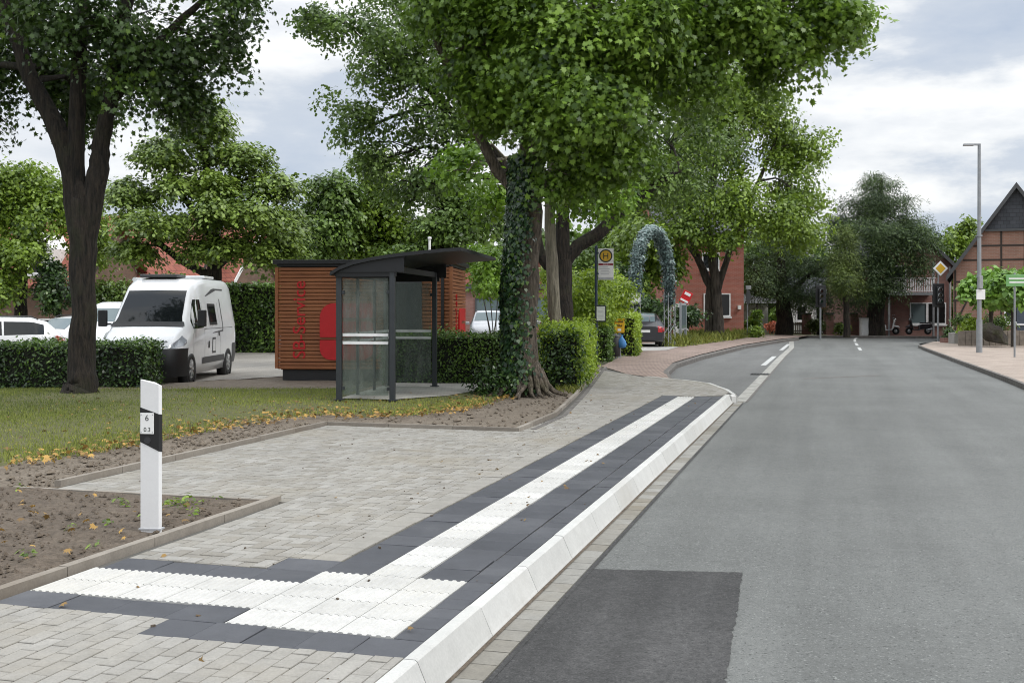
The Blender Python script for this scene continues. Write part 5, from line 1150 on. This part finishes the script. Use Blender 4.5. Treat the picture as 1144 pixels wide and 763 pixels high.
# garden wall pillars and panels left of the junction
for k, px in enumerate((901, 926, 953)):
    q = P(px, 345, 76); t = thing('wall_pillar', ['brick gate pillar left of the left traffic light', 'brick gate pillar right of the left traffic light', 'brick gate pillar beside the pale switch cabinet'][k], 'pillar', (q.x, 76, -.1), 0, 'brick garden pillars')
    B = MB(); B.box((0, 0, .7), (.5, .5, 1.4)); B.build('shaft', M['brick_dark'], t); B = MB(); B.box((0, 0, 1.44), (.6, .6, .09)); B.build('cap', M['trim'], t)
q = P(890, 345, 76); t = thing('garden_fence', 'low timber garden fence between the brick pillars', 'fence', (q.x, 76.2, -.1), 0)
B = MB()
for k in range(34): B.box((-.6 + k * .145, 0, .45), (.09, .03, .8))
B.build('pickets', M['wood_fence'], t); B = MB(); B.box((1.8, .03, .25), (5, .04, .08)); B.box((1.8, .03, .7), (5, .04, .08)); B.build('rail', M['timber'], t)
# pale pole behind the hut
q = P(480, 345, 46); t = thing('lamp_pole', 'thin pale lamp pole rising behind the shelter roof', 'pole', (q.x, 46, -.1), 0)
B = MB(); B.tube([(0, 0, 0), (0, 0, 4.65)], [.07, .05], 10); B.build('shaft', M['frame_white'], t); B = MB(); B.lathe((0, 0, 4.6), (0, 0, 1), [(0, .05), (.02, .08), (.1, .08), (.12, .001)], 12); B.build('cap', M['frame_white'], t)
# small drain in the gutter of the lay-by
p = G(849, 418, RD + .012); t = thing('drain_grate', 'dark iron drain grate in the gutter of the lay-by', 'drain', p, -TH)
B = MB(); B.box((0, 0, .0), (.5, .5, .02))
for k in range(6): B.box((-.2 + k * .08, 0, .014), (.03, .42, .012))
B.build('grate', M['black'], t)
# ------------------------------------------------------------------ hedges and shrubs
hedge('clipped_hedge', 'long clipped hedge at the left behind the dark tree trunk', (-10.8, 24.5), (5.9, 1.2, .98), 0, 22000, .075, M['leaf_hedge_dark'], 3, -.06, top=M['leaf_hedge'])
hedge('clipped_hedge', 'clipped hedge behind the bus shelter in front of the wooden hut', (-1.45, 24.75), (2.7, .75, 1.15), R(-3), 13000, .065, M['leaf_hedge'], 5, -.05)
hedge('tall_hedge', 'tall dense hedge behind the parking area right of the camper', tuple(P(292, 345, 46.5))[:2], (3.6, 1.6, 2.75), 0, 16000, .14, M['leaf_hedge'], 7, -.12)
hedge('clipped_hedge', 'yellow green hedge block with dark cut face right of the ivy trunk', (1.33, 26.4), (.85, 5.6, 1.2), R(-6.6), 24000, .085, M['leaf_gold'], 9, -.02, face=((1, -1), M['leaf_hedge_dark']), rough=.09)
hedge('clipped_hedge', 'small dark hedge beside the bus stop pole', (2.98, 36.6), (.5, 1.6, 1.05), R(-8), 5000, .08, M['leaf_hedge'], 11, -.04)
hedge('clipped_hedge', 'light green hedge block behind the yellow letter box', (4.28, 42.4), (1.0, 4.8, 1.45), R(-8), 9000, .1, M['leaf_gold'], 13, -.04)
bush('ivy_shrub', 'low dark shrub at the foot of the ivy covered trunk', (-.42, 21.5, 0), [E(553, 428, 21.4, 17, 16, .3), E(545, 436, 21.2, 10, 8, .25), E(562, 418, 21.6, 10, 12, .2)], 1500, .085, M['leaf_hedge_dark'], 15)
bush('forsythia', 'loose yellow green shrub behind the pale slim trunk', tuple(G(640, 398)), [E(655, 330, 37, 38, 42, 1.2), E(690, 330, 39, 26, 30, 1.), E(618, 330, 36, 18, 45, 1.), E(640, 365, 35, 25, 15, .8)], 11000, .13, M['leaf_gold'], 17, spread=.35)
bush('young_maple_bush', 'light green young tree beside the silver parked car', tuple(G(552, 385)), [E(545, 300, 34, 24, 28, .9), E(557, 320, 33, 8, 12, .4), E(530, 290, 35, 18, 18, .7)], 5000, .13, M['leaf_bright'], 19, spread=.3)
bush('dark_bush', 'dark green shrubs below the red roof between trunk and camper', tuple(P(150, 375, 55)), [E(125, 330, 55, 22, 24, 1.2), E(160, 325, 56, 26, 20, 1.2), E(195, 318, 56, 18, 16, 1.), E(100, 335, 54, 14, 22, .9)], 7000, .18, M['leaf_oak'], 61, spread=.4)
bush('dark_bush', 'dark shrub mass behind the lattice legs of the arch', tuple(P(728, 375, 58)), [E(728, 350, 58, 32, 34, 1.5), E(700, 330, 60, 25, 40, 1.5), E(770, 350, 60, 14, 22, 1.)], 9000, .2, M['leaf_hedge_dark'], 21, spread=.4)
bush('garden_shrub', 'bright yellow green shrub behind the planter wall', (P(1086, 345, 54).x, 54, 0), [E(1085, 364, 54, 16, 12, .6)], 2200, .13, M['leaf_gold'], 23)
bush('garden_shrub', 'dull green shrub with pale flowers below the right umbrella tree', (P(1112, 345, 55).x, 55, 0), [E(1112, 362, 55, 18, 14, .7), E(1075, 358, 56, 14, 12, .5)], 2200, .13, M['leaf_oak'], 25)
bush('flower_bush', 'round bush of orange red flowers in the far garden', (P(863, 345, 79).x, 79, -.1), [E(863, 364, 79, 8, 8, .5)], 1100, .13, M['leaf_flower'], 27)
bush('fern_plant', 'bright green feathery plant left of the red flower bush', (P(845, 345, 78).x, 78, -.1), [E(843, 358, 78, 10, 14, .6)], 1000, .25, M['leaf_bright'], 29)
bush('garden_shrub', 'pale green shrub right of the red flower bush under the yew', (P(868, 345, 80).x, 80, -.1), [E(870, 350, 80, 10, 10, .6)], 900, .2, M['leaf_bright'], 30)
bush('garden_shrub', 'brownish shrub at the pole of the left traffic light', (P(914, 345, 75).x, 75, -.1), [E(914, 364, 75, 14, 9, .6)], 1500, .16, M['leaf_olive'], 31)
bush('garden_shrub', 'green shrub between the brick pillars near the switch cabinet', (P(939, 345, 75).x, 75, -.1), [E(939, 366, 75, 9, 7, .5)], 900, .15, M['leaf_mid'], 32)
bush('garden_shrub', 'ragged dark shrub at the corner of the red brick house', (P(848, 345, 66).x, 66, -.1), [E(843, 371, 66, 13, 6, .6)], 900, .18, M['leaf_mid'], 33)
# ------------------------------------------------------------------ trees
Y = 21.8
def pts(Y_, *a): return [P(x, y, Y_ + (0 if len(r) == 0 else r[0])) for x, y, *r in a]
tree('broad_maple', 'dark forked maple on the lawn in front of the camper', G(90, 440), [
    (pts(Y, (89, 446), (90, 436), (91, 415), (93, 330), (92, 260), (91, 225), (91, 205)), [.4, .315, .26, .235, .255, .24, .13]),
    (pts(Y, (88, 262), (79, 190), (62, 140), (35, 90), (12, 30), (-8, -40), (-40, -140)), [.2, .2, .18, .155, .135, .11, .06]),
    (pts(Y, (88, 262), (84, 185), (86, 130), (89, 60), (92, -20), (90, -120)), [.2, .17, .155, .145, .11, .06]),
    (pts(Y, (95, 270), (109, 195), (112, 165), (122, 120), (134, 50), (146, -20), (170, -120)), [.21, .2, .17, .145, .135, .11, .06]),
    (pts(Y, (124, 115), (165, 60), (205, 20), (250, -20)), [.12, .1, .08, .04])],
    [E(20, 85, 23.6, 70, 60, 1.6), E(-60, 100, 23, 80, 75, 2.2), E(62, 105, 24.2, 45, 45, 1.3), E(105, 110, 24, 50, 48, 1.4), E(165, 85, 22.6, 72, 60, 2.), E(222, 55, 22.4, 60, 48, 1.8), E(262, 5, 22, 36, 40, 1.5), E(40, 20, 23.4, 90, 50, 1.6), E(130, 25, 21, 110, 50, 1.1), E(200, 110, 22.6, 40, 28, 1.2), E(60, -70, 22, 170, 80, 3.4, .6), E(240, -70, 22, 90, 70, 2.5, .6), E(140, -60, 26, 130, 80, 2.4, .9), E(60, -210, 23, 220, 100, 4, .4)],
    54000, .112, MAPLE, M['leaf_backlit'], M['bark'], 101, cl=26, spread=.42, dense=.8, sides=14)
tree('ivy_maple', 'big maple with ivy covered trunk beside the bus shelter', G(585, 441), [
    (pts(Y, (588, 447), (587, 438), (585, 425), (583, 400), (584, 330), (588, 260), (591, 215), (596, 160), (603, 90)), [.5, .43, .36, .325, .3, .29, .285, .26, .23]),
    (pts(Y, (588, 240), (570, 205), (555, 190), (520, 120), (490, 50), (470, -30)), [.17, .13, .11, .095, .08, .05]),
    (pts(Y, (603, 100), (640, 40), (690, -20), (760, -60), (850, -70)), [.2, .17, .14, .11, .05]),
    (pts(Y, (640, 45), (720, 40), (800, 15), (880, 0), (940, -10)), [.12, .1, .08, .06, .03]),
    (pts(Y, (603, 95), (600, 20), (590, -80), (600, -200)), [.22, .18, .13, .06]),
    (pts(21.0, (593, 170), (635, 110, ), (665, 60)), [.12, .1, .06])],
    [E(610, 50, 20.2, 95, 105, 1.5, 1.1), E(545, 50, 21, 65, 95, 1.5), E(665, 95, 20.5, 70, 95, 1.5, 1.1), E(606, 140, 20.6, 44, 52, .9, 1.), E(690, 160, 21.3, 40, 55, 1.1), E(650, 190, 21.6, 36, 36, .8), E(735, 60, 21.5, 85, 85, 1.8), E(815, 30, 21.5, 75, 55, 1.8), E(880, 50, 21.5, 55, 50, 1.4), E(930, 25, 21.5, 48, 48, 1.3, .9), E(700, 25, 20, 80, 55, 1.3), E(505, 20, 22, 50, 55, 1.5), E(612, 205, 20.9, 22, 22, .5, .7), E(565, 125, 21.2, 32, 40, .8), E(620, -80, 21.8, 210, 100, 3.4, .5), E(820, -80, 21.8, 160, 90, 3., .5), E(650, -240, 22, 220, 120, 3.8, .3)],
    104000, .115, MAPLE, M['leaf_maple'], M['bark_maple'], 103, cl=34, spread=.42, dense=.85, flat=.55, lump=.5, sides=18, out=.7, up=.5)
# roots of the maple and the ivy that climbs it
ivy_t = [o for o in bpy.data.objects if o.name == 'ivy_maple'][0]
B = MB(); bz = Vector(ivy_t.location)
for k in range(11):
    a = R(200 + k * 17 + random.uniform(-6, 6)); l = random.uniform(.3, .75); d = Vector((math.cos(a), math.sin(a), 0)); sd_ = Vector((-d.y, d.x, 0)) * random.uniform(-.15, .15)
    B.tube([d * .3 + Vector((.03, 0, .5)), d * .42 + Vector((.03, 0, .2)), d * (.42 + l * .4) + sd_ + Vector((0, 0, .06)), d * (.42 + l) + sd_ * 2 + Vector((0, 0, -.02))], [.05, .065, .04, .015], 7, wob=.1)
B.build('root', M['bark_maple'], ivy_t)
rng = np.random.default_rng(8); n = 6500; z = rng.uniform(0, 1, n) ** .85 * 4.6; a = R(205) + rng.normal(0, .62, n) ; wob = .25 * np.sin(z * 2.2) ; a = a + wob * .6
axx = np.interp(z, [0, .5, 2, 3, 4.2], [.03, .0, -.02, .04, .1]); rr_ = np.interp(z, [0, .35, 1, 3, 4.6], [.43, .38, .345, .31, .3]) + rng.uniform(.0, .12, n)
pos = np.stack([axx + np.cos(a) * rr_, np.sin(a) * rr_, z], 1); nor = np.stack([np.cos(a), np.sin(a), .35 * np.ones(n)], 1) + rng.normal(size=(n, 3)) * .35
leaf_mesh('ivy', pos, nor, rng.uniform(.045, .095, n), HEART, M['leaf_ivy'], rng, ivy_t, None, .3, along=np.array((0, 0, -1.)))
tree('slim_tree', 'slim tree with pale straight trunk just right of the ivy maple', G(621, 402), [
    (pts(28., (622, 404), (621, 380), (617, 310), (614, 240), (620, 160), (640, 60)), [.19, .17, .155, .14, .11, .05])],
    [E(520, 185, 26, 42, 30, 1.1), E(560, 215, 27, 30, 28, .9), E(645, 150, 28, 50, 60, 1.6), E(655, 222, 28, 38, 26, 1.), E(695, 222, 28.5, 30, 22, 1.), E(620, 60, 28, 80, 70, 2., .6)],
    11000, .125, LOBED, M['leaf_bright'], M['bark_pale'], 105, cl=18, spread=.38)
tree('spreading_oak', 'dark wide branching tree behind the slim pale trunk', G(632, 398), [
    (pts(33, (630, 402), (629, 380), (628, 330), (628, 290)), [.4, .33, .29, .3]),
    (pts(33, (628, 295), (645, 275), (668, 262), (690, 240), (720, 215), (760, 190)), [.22, .2, .19, .16, .13, .06]),
    (pts(33, (627, 300), (612, 296), (602, 280), (590, 230), (560, 180), (520, 140), (470, 90), (420, 60)), [.2, .18, .17, .16, .14, .12, .09, .05]),
    (pts(33, (628, 290), (630, 220), (625, 130), (600, 20)), [.22, .18, .14, .07]),
    (pts(33, (560, 180), (530, 175), (490, 115), (440, 130), (395, 150)), [.1, .09, .07, .05, .03])],
    [E(425, 55, 32, 62, 60, 1.8), E(395, 125, 32, 45, 42, 1.4), E(470, 115, 32, 60, 60, 1.8), E(420, 180, 32, 40, 30, 1.1), E(480, 180, 32.5, 40, 40, 1.3), E(380, 25, 31, 42, 36, 1.2), E(350, 20, 30, 26, 30, 1.), E(480, 40, 33, 80, 70, 2.4), E(512, 150, 32.5, 42, 42, 1.5), E(455, 212, 33, 40, 24, 1.2), E(520, 75, 33, 50, 55, 1.8), E(700, 190, 34, 70, 52, 2.2), E(655, 215, 34, 60, 40, 1.8), E(745, 160, 35, 75, 75, 2.4), E(640, 120, 34, 90, 80, 2.4, .7), E(540, -40, 33, 220, 90, 4, .4), E(720, 60, 34, 120, 90, 3., .6)],
    58000, .108, LOBED, M['leaf_oak'], M['bark'], 107, cl=30, spread=.36, dense=.75, flat=.6, sides=12, twigs=14)
tree('street_tree', 'bright green double trunked tree on the verge in front of the brick house', G(801, 380), [
    (pts(63., (803, 381), (803, 360), (801, 335), (798, 305), (790, 250), (800, 180), (810, 120)), [.36, .31, .28, .26, .22, .17, .08]),
    (pts(63.4, (792, 380), (793, 350), (794, 320), (780, 290), (768, 255), (750, 200)), [.3, .27, .26, .2, .16, .07]),
    (pts(63., (802, 325), (815, 280), (840, 220), (870, 150)), [.2, .17, .13, .06]),
    (pts(63., (786, 300), (765, 270), (735, 250)), [.12, .1, .05])],
    [E(800, 150, 63, 85, 60, 4), E(860, 130, 63, 62, 52, 3.4), E(740, 205, 63, 55, 50, 3), E(885, 205, 62, 45, 48, 3), E(800, 220, 61, 70, 34, 3), E(850, 240, 61, 52, 32, 2.6), E(765, 256, 61, 38, 20, 2), E(805, 268, 61, 34, 13, 1.6), E(815, 100, 63, 60, 36, 3), E(905, 165, 63, 26, 30, 2), E(895, 255, 63, 36, 25, 2)],
    52000, .175, LOBED, M['leaf_mid'], M['bark_mid'], 109, cl=30, spread=.62, dense=.85, twigs=12)
tree('yew_tree', 'tall dark yew with spreading crown at the junction', P(976, 377, 71), [
    (pts(71, (978, 378), (977, 350), (978, 300), (982, 240), (985, 200)), [.55, .45, .36, .22, .07]), (pts(70.6, (986, 378), (984, 355), (990, 310), (1010, 270)), [.22, .2, .15, .06])],
    [E(982, 222, 71, 40, 30, 2.4), E(1000, 245, 71, 40, 28, 2.4), E(960, 240, 71, 34, 26, 2.2), E(975, 265, 71, 55, 32, 3.4), E(1004, 280, 70, 42, 32, 3.2), E(962, 300, 70, 45, 34, 3), E(1022, 262, 71, 30, 24, 2.2), E(982, 318, 70, 32, 18, 2.4), E(940, 262, 71.5, 24, 26, 1.8), E(1028, 295, 70.5, 20, 16, 1.4), E(960, 332, 71, 26, 18, 2.), E(985, 203, 71, 24, 13, 1.3)],
    78000, .21, NEEDLE, M['leaf_yew'], M['bark'], 111, cl=44, spread=.62, flat=.35, twigs=14, up=.8, out=.4)
tree('olive_conifer', 'olive green conifer between the two dark yews', P(946, 377, 68), [(pts(68, (946, 377), (945, 330), (944, 270)), [.22, .17, .04])],
    [E(946, 266, 68, 10, 22, .8), E(945, 292, 68, 18, 22, 1.2), E(947, 316, 68, 26, 20, 1.5), E(934, 308, 67.6, 16, 22, 1.1)], 16000, .2, NEEDLE, M['leaf_olive'], M['bark'], 113, cl=26, spread=.45, flat=.8, up=.8)
tree('yew_tree', 'low dark yew with stout trunk right of the red brick house', P(876, 375, 74), [
    (pts(74, (876, 377), (876, 350), (874, 320), (872, 280)), [.62, .5, .42, .2]), (pts(74, (876, 335), (900, 310), (925, 295)), [.22, .16, .06]), (pts(74, (875, 335), (855, 315), (842, 300)), [.2, .15, .06])],
    [E(870, 300, 74, 46, 40, 3.4), E(905, 310, 74, 36, 30, 2.6), E(850, 318, 73, 22, 20, 1.6), E(915, 335, 73, 28, 16, 2), E(885, 335, 75, 30, 14, 2), E(880, 270, 75, 40, 30, 2.6)],
    34000, .21, NEEDLE, M['leaf_yew'], M['bark'], 115, cl=30, spread=.6, flat=.5, up=.8)
tree('birch_tree', 'bright green tree rising behind the balcony house roof', P(1072, 360, 100), [(pts(100, (1072, 372), (1072, 300), (1072, 250)), [.3, .2, .05])],
    [E(1072, 258, 100, 20, 18, 2), E(1078, 278, 100, 28, 20, 2.4), E(1056, 275, 99, 20, 16, 2), E(1095, 285, 100, 22, 18, 2), E(1065, 298, 99, 34, 18, 2.5)], 9000, .3, LOBED, M['leaf_mid'], M['bark_mid'], 117, cl=20, spread=.6)
CAT = [E(0, 0, 54, 1, 1, 1)]
for lab, px, py, Yc, w_ in (('umbrella catalpa with round crown directly right of the street lamp', 1107, 320, 53.5, 37), ('umbrella catalpa behind the green sign at the right edge', 1132, 321, 50.5, 33)):
    tree('catalpa', lab, G(px, 389 if px < 1110 else 391, -.06), [(pts(Yc, (px, 392), (px, 360), (px, 335)), [.12, .1, .09]), (pts(Yc, (px, 338), (px - 18, 325)), [.06, .03]), (pts(Yc, (px, 338), (px + 18, 322)), [.06, .03])],
        [E(px, py - 2, Yc, w_, 20, 1.5), E(px - 8, py + 6, Yc, w_ * .8, 17, 1.2), E(px + 6, py - 8, Yc, w_ * .7, 15, 1.2)], 5600, .22, HEART, M['leaf_catalpa'], M['bark_mid'], 119 + px, cl=12, spread=.3, group='umbrella catalpas by the right sidewalk', out=.7)
tree('layered_acer', 'layered green tree with dark branches behind the camper', P(238, 345, 43) * 1, [
    (pts(43, (238, 375), (239, 330), (240, 290), (235, 230), (228, 160), (226, 110)), [.36, .3, .27, .2, .12, .05]),
    (pts(43, (239, 310), (200, 290), (165, 262), (140, 245)), [.18, .14, .1, .05]), (pts(43, (240, 300), (280, 262), (310, 240)), [.18, .13, .05]), (pts(43, (238, 270), (205, 220), (185, 185)), [.15, .1, .05]), (pts(43, (238, 260), (262, 210), (275, 180)), [.14, .1, .04])],
    [E(226, 116, 43, 26, 15, 1.5), E(222, 138, 43, 42, 22, 1.9), E(190, 172, 43, 48, 20, 2.4), E(260, 172, 43, 42, 22, 2.2), E(300, 205, 43, 34, 20, 1.8), E(215, 205, 42, 60, 18, 2.6), E(155, 215, 43, 38, 20, 2), E(265, 235, 42, 55, 18, 2.4), E(180, 250, 42, 60, 18, 2.4), E(320, 250, 43, 30, 24, 1.8), E(240, 275, 41.5, 55, 14, 2.), E(150, 280, 42, 30, 14, 1.6), E(300, 280, 43, 40, 18, 2)],
    50000, .15, LOBED, M['leaf_acer'], M['bark'], 121, cl=28, spread=.6, flat=.35, up=1., out=.35, jit=.3, twigs=14)
tree('garden_tree', 'green tree at the left edge behind the parked white cars', P(22, 372, 47), [(pts(47, (22, 376), (24, 320), (25, 250), (22, 200)), [.3, .25, .17, .05]), (pts(47, (24, 300), (60, 260)), [.12, .05])],
    [E(15, 205, 47, 45, 36, 2.4), E(45, 240, 47, 32, 36, 2), E(-20, 240, 47, 40, 50, 2.2), E(15, 280, 46, 42, 26, 2), E(-5, 320, 45, 26, 30, 1.5), E(100, 262, 48, 24, 40, 1.8), E(70, 225, 48, 22, 26, 1.6)], 26000, .16, LOBED, M['leaf_mid'], M['bark'], 123, cl=22, spread=.5)
tree('garden_tree', 'small dark evergreen tree left of the forked maple behind the cars', P(66, 372, 46), [(pts(46, (66, 374), (66, 330), (66, 300)), [.14, .1, .04])], [E(66, 325, 46, 16, 34, .9), E(58, 300, 46, 14, 22, .8), E(48, 318, 47, 10, 16, .7)], 4000, .17, OVAL, M['leaf_hedge_dark'], M['bark'], 125, spread=.35)
for lab, x, y, Yc, bl, s_, mt, nn_ in (
    ('rounded green tree directly left above the wooden hut', 362, 372, 50, [(370, 212, 34, 24, 1.7), (360, 245, 50, 36, 1.9), (345, 280, 40, 30, 1.8), (385, 225, 28, 30, 1.6), (330, 290, 30, 22, 1.5)], 127, 'leaf_oak', 13000),
    ('broad green tree above the middle of the wooden hut', 425, 372, 52, [(425, 195, 38, 28, 1.9), (425, 235, 45, 40, 2.4), (400, 270, 45, 32, 2.2), (450, 265, 45, 34, 2.2), (430, 290, 60, 16, 2)], 129, 'leaf_mid', 17000),
    ('darker green tree above the shelter roof', 492, 372, 50, [(492, 212, 36, 28, 1.8), (488, 262, 40, 32, 2), (515, 250, 36, 30, 2), (470, 285, 50, 18, 2), (540, 230, 40, 34, 2)], 131, 'leaf_oak', 14000),
    ('mid green tree behind the garland arch', 722, 376, 62, [(722, 270, 42, 38, 2.6), (700, 310, 36, 30, 2.2), (745, 300, 24, 26, 1.8)], 133, 'leaf_mid', 12000),
    ('dark tree behind the red brick house', 690, 376, 84, [(680, 260, 50, 46, 3.5), (740, 230, 60, 50, 4), (800, 250, 60, 34, 4)], 135, 'leaf_oak', 12000)):
    tree('background_tree', lab, P(x, y, Yc), [(pts(Yc, (x, y + 3), (x, 320), (x, bl[0][1] - 5)), [.28, .22, .05])], [E(a, b, Yc, c, d, e_) for a, b, c, d, e_ in bl], nn_, .17 * Yc / 48, LOBED, M[mt], M['bark'], s_, cl=22, spread=.5, flat=.5, up=.8)
# far wood that closes the horizon
rng = np.random.default_rng(77); ps = []; to = []
for k in range(120):
    x = -62 + k * 1.12 + rng.normal(0, .8); yb = 96 + rng.uniform(0, 14); hh = rng.uniform(6.5, 10.5) if x < 30 else rng.uniform(3.5, 5.5); m_ = 420
    d = nrm(rng.normal(size=(m_, 3))) * rng.uniform(.4, 1, (m_, 1)) ** .4; ps.append(np.array((x, yb, hh * .52)) + d * np.array((2.4, 2.2, hh * .52))); to.append(rng.normal(.45, .2, m_) + rng.normal(0, .12))
ps = np.concatenate(ps); tag(leaf_mesh('treeline', ps, rng.normal(size=ps.shape) * .6 + np.array((0, -.3, .7)), rng.uniform(.5, 1.0, len(ps)), LOBED, M['leaf_oak'], rng, None, np.concatenate(to)), kind='stuff')
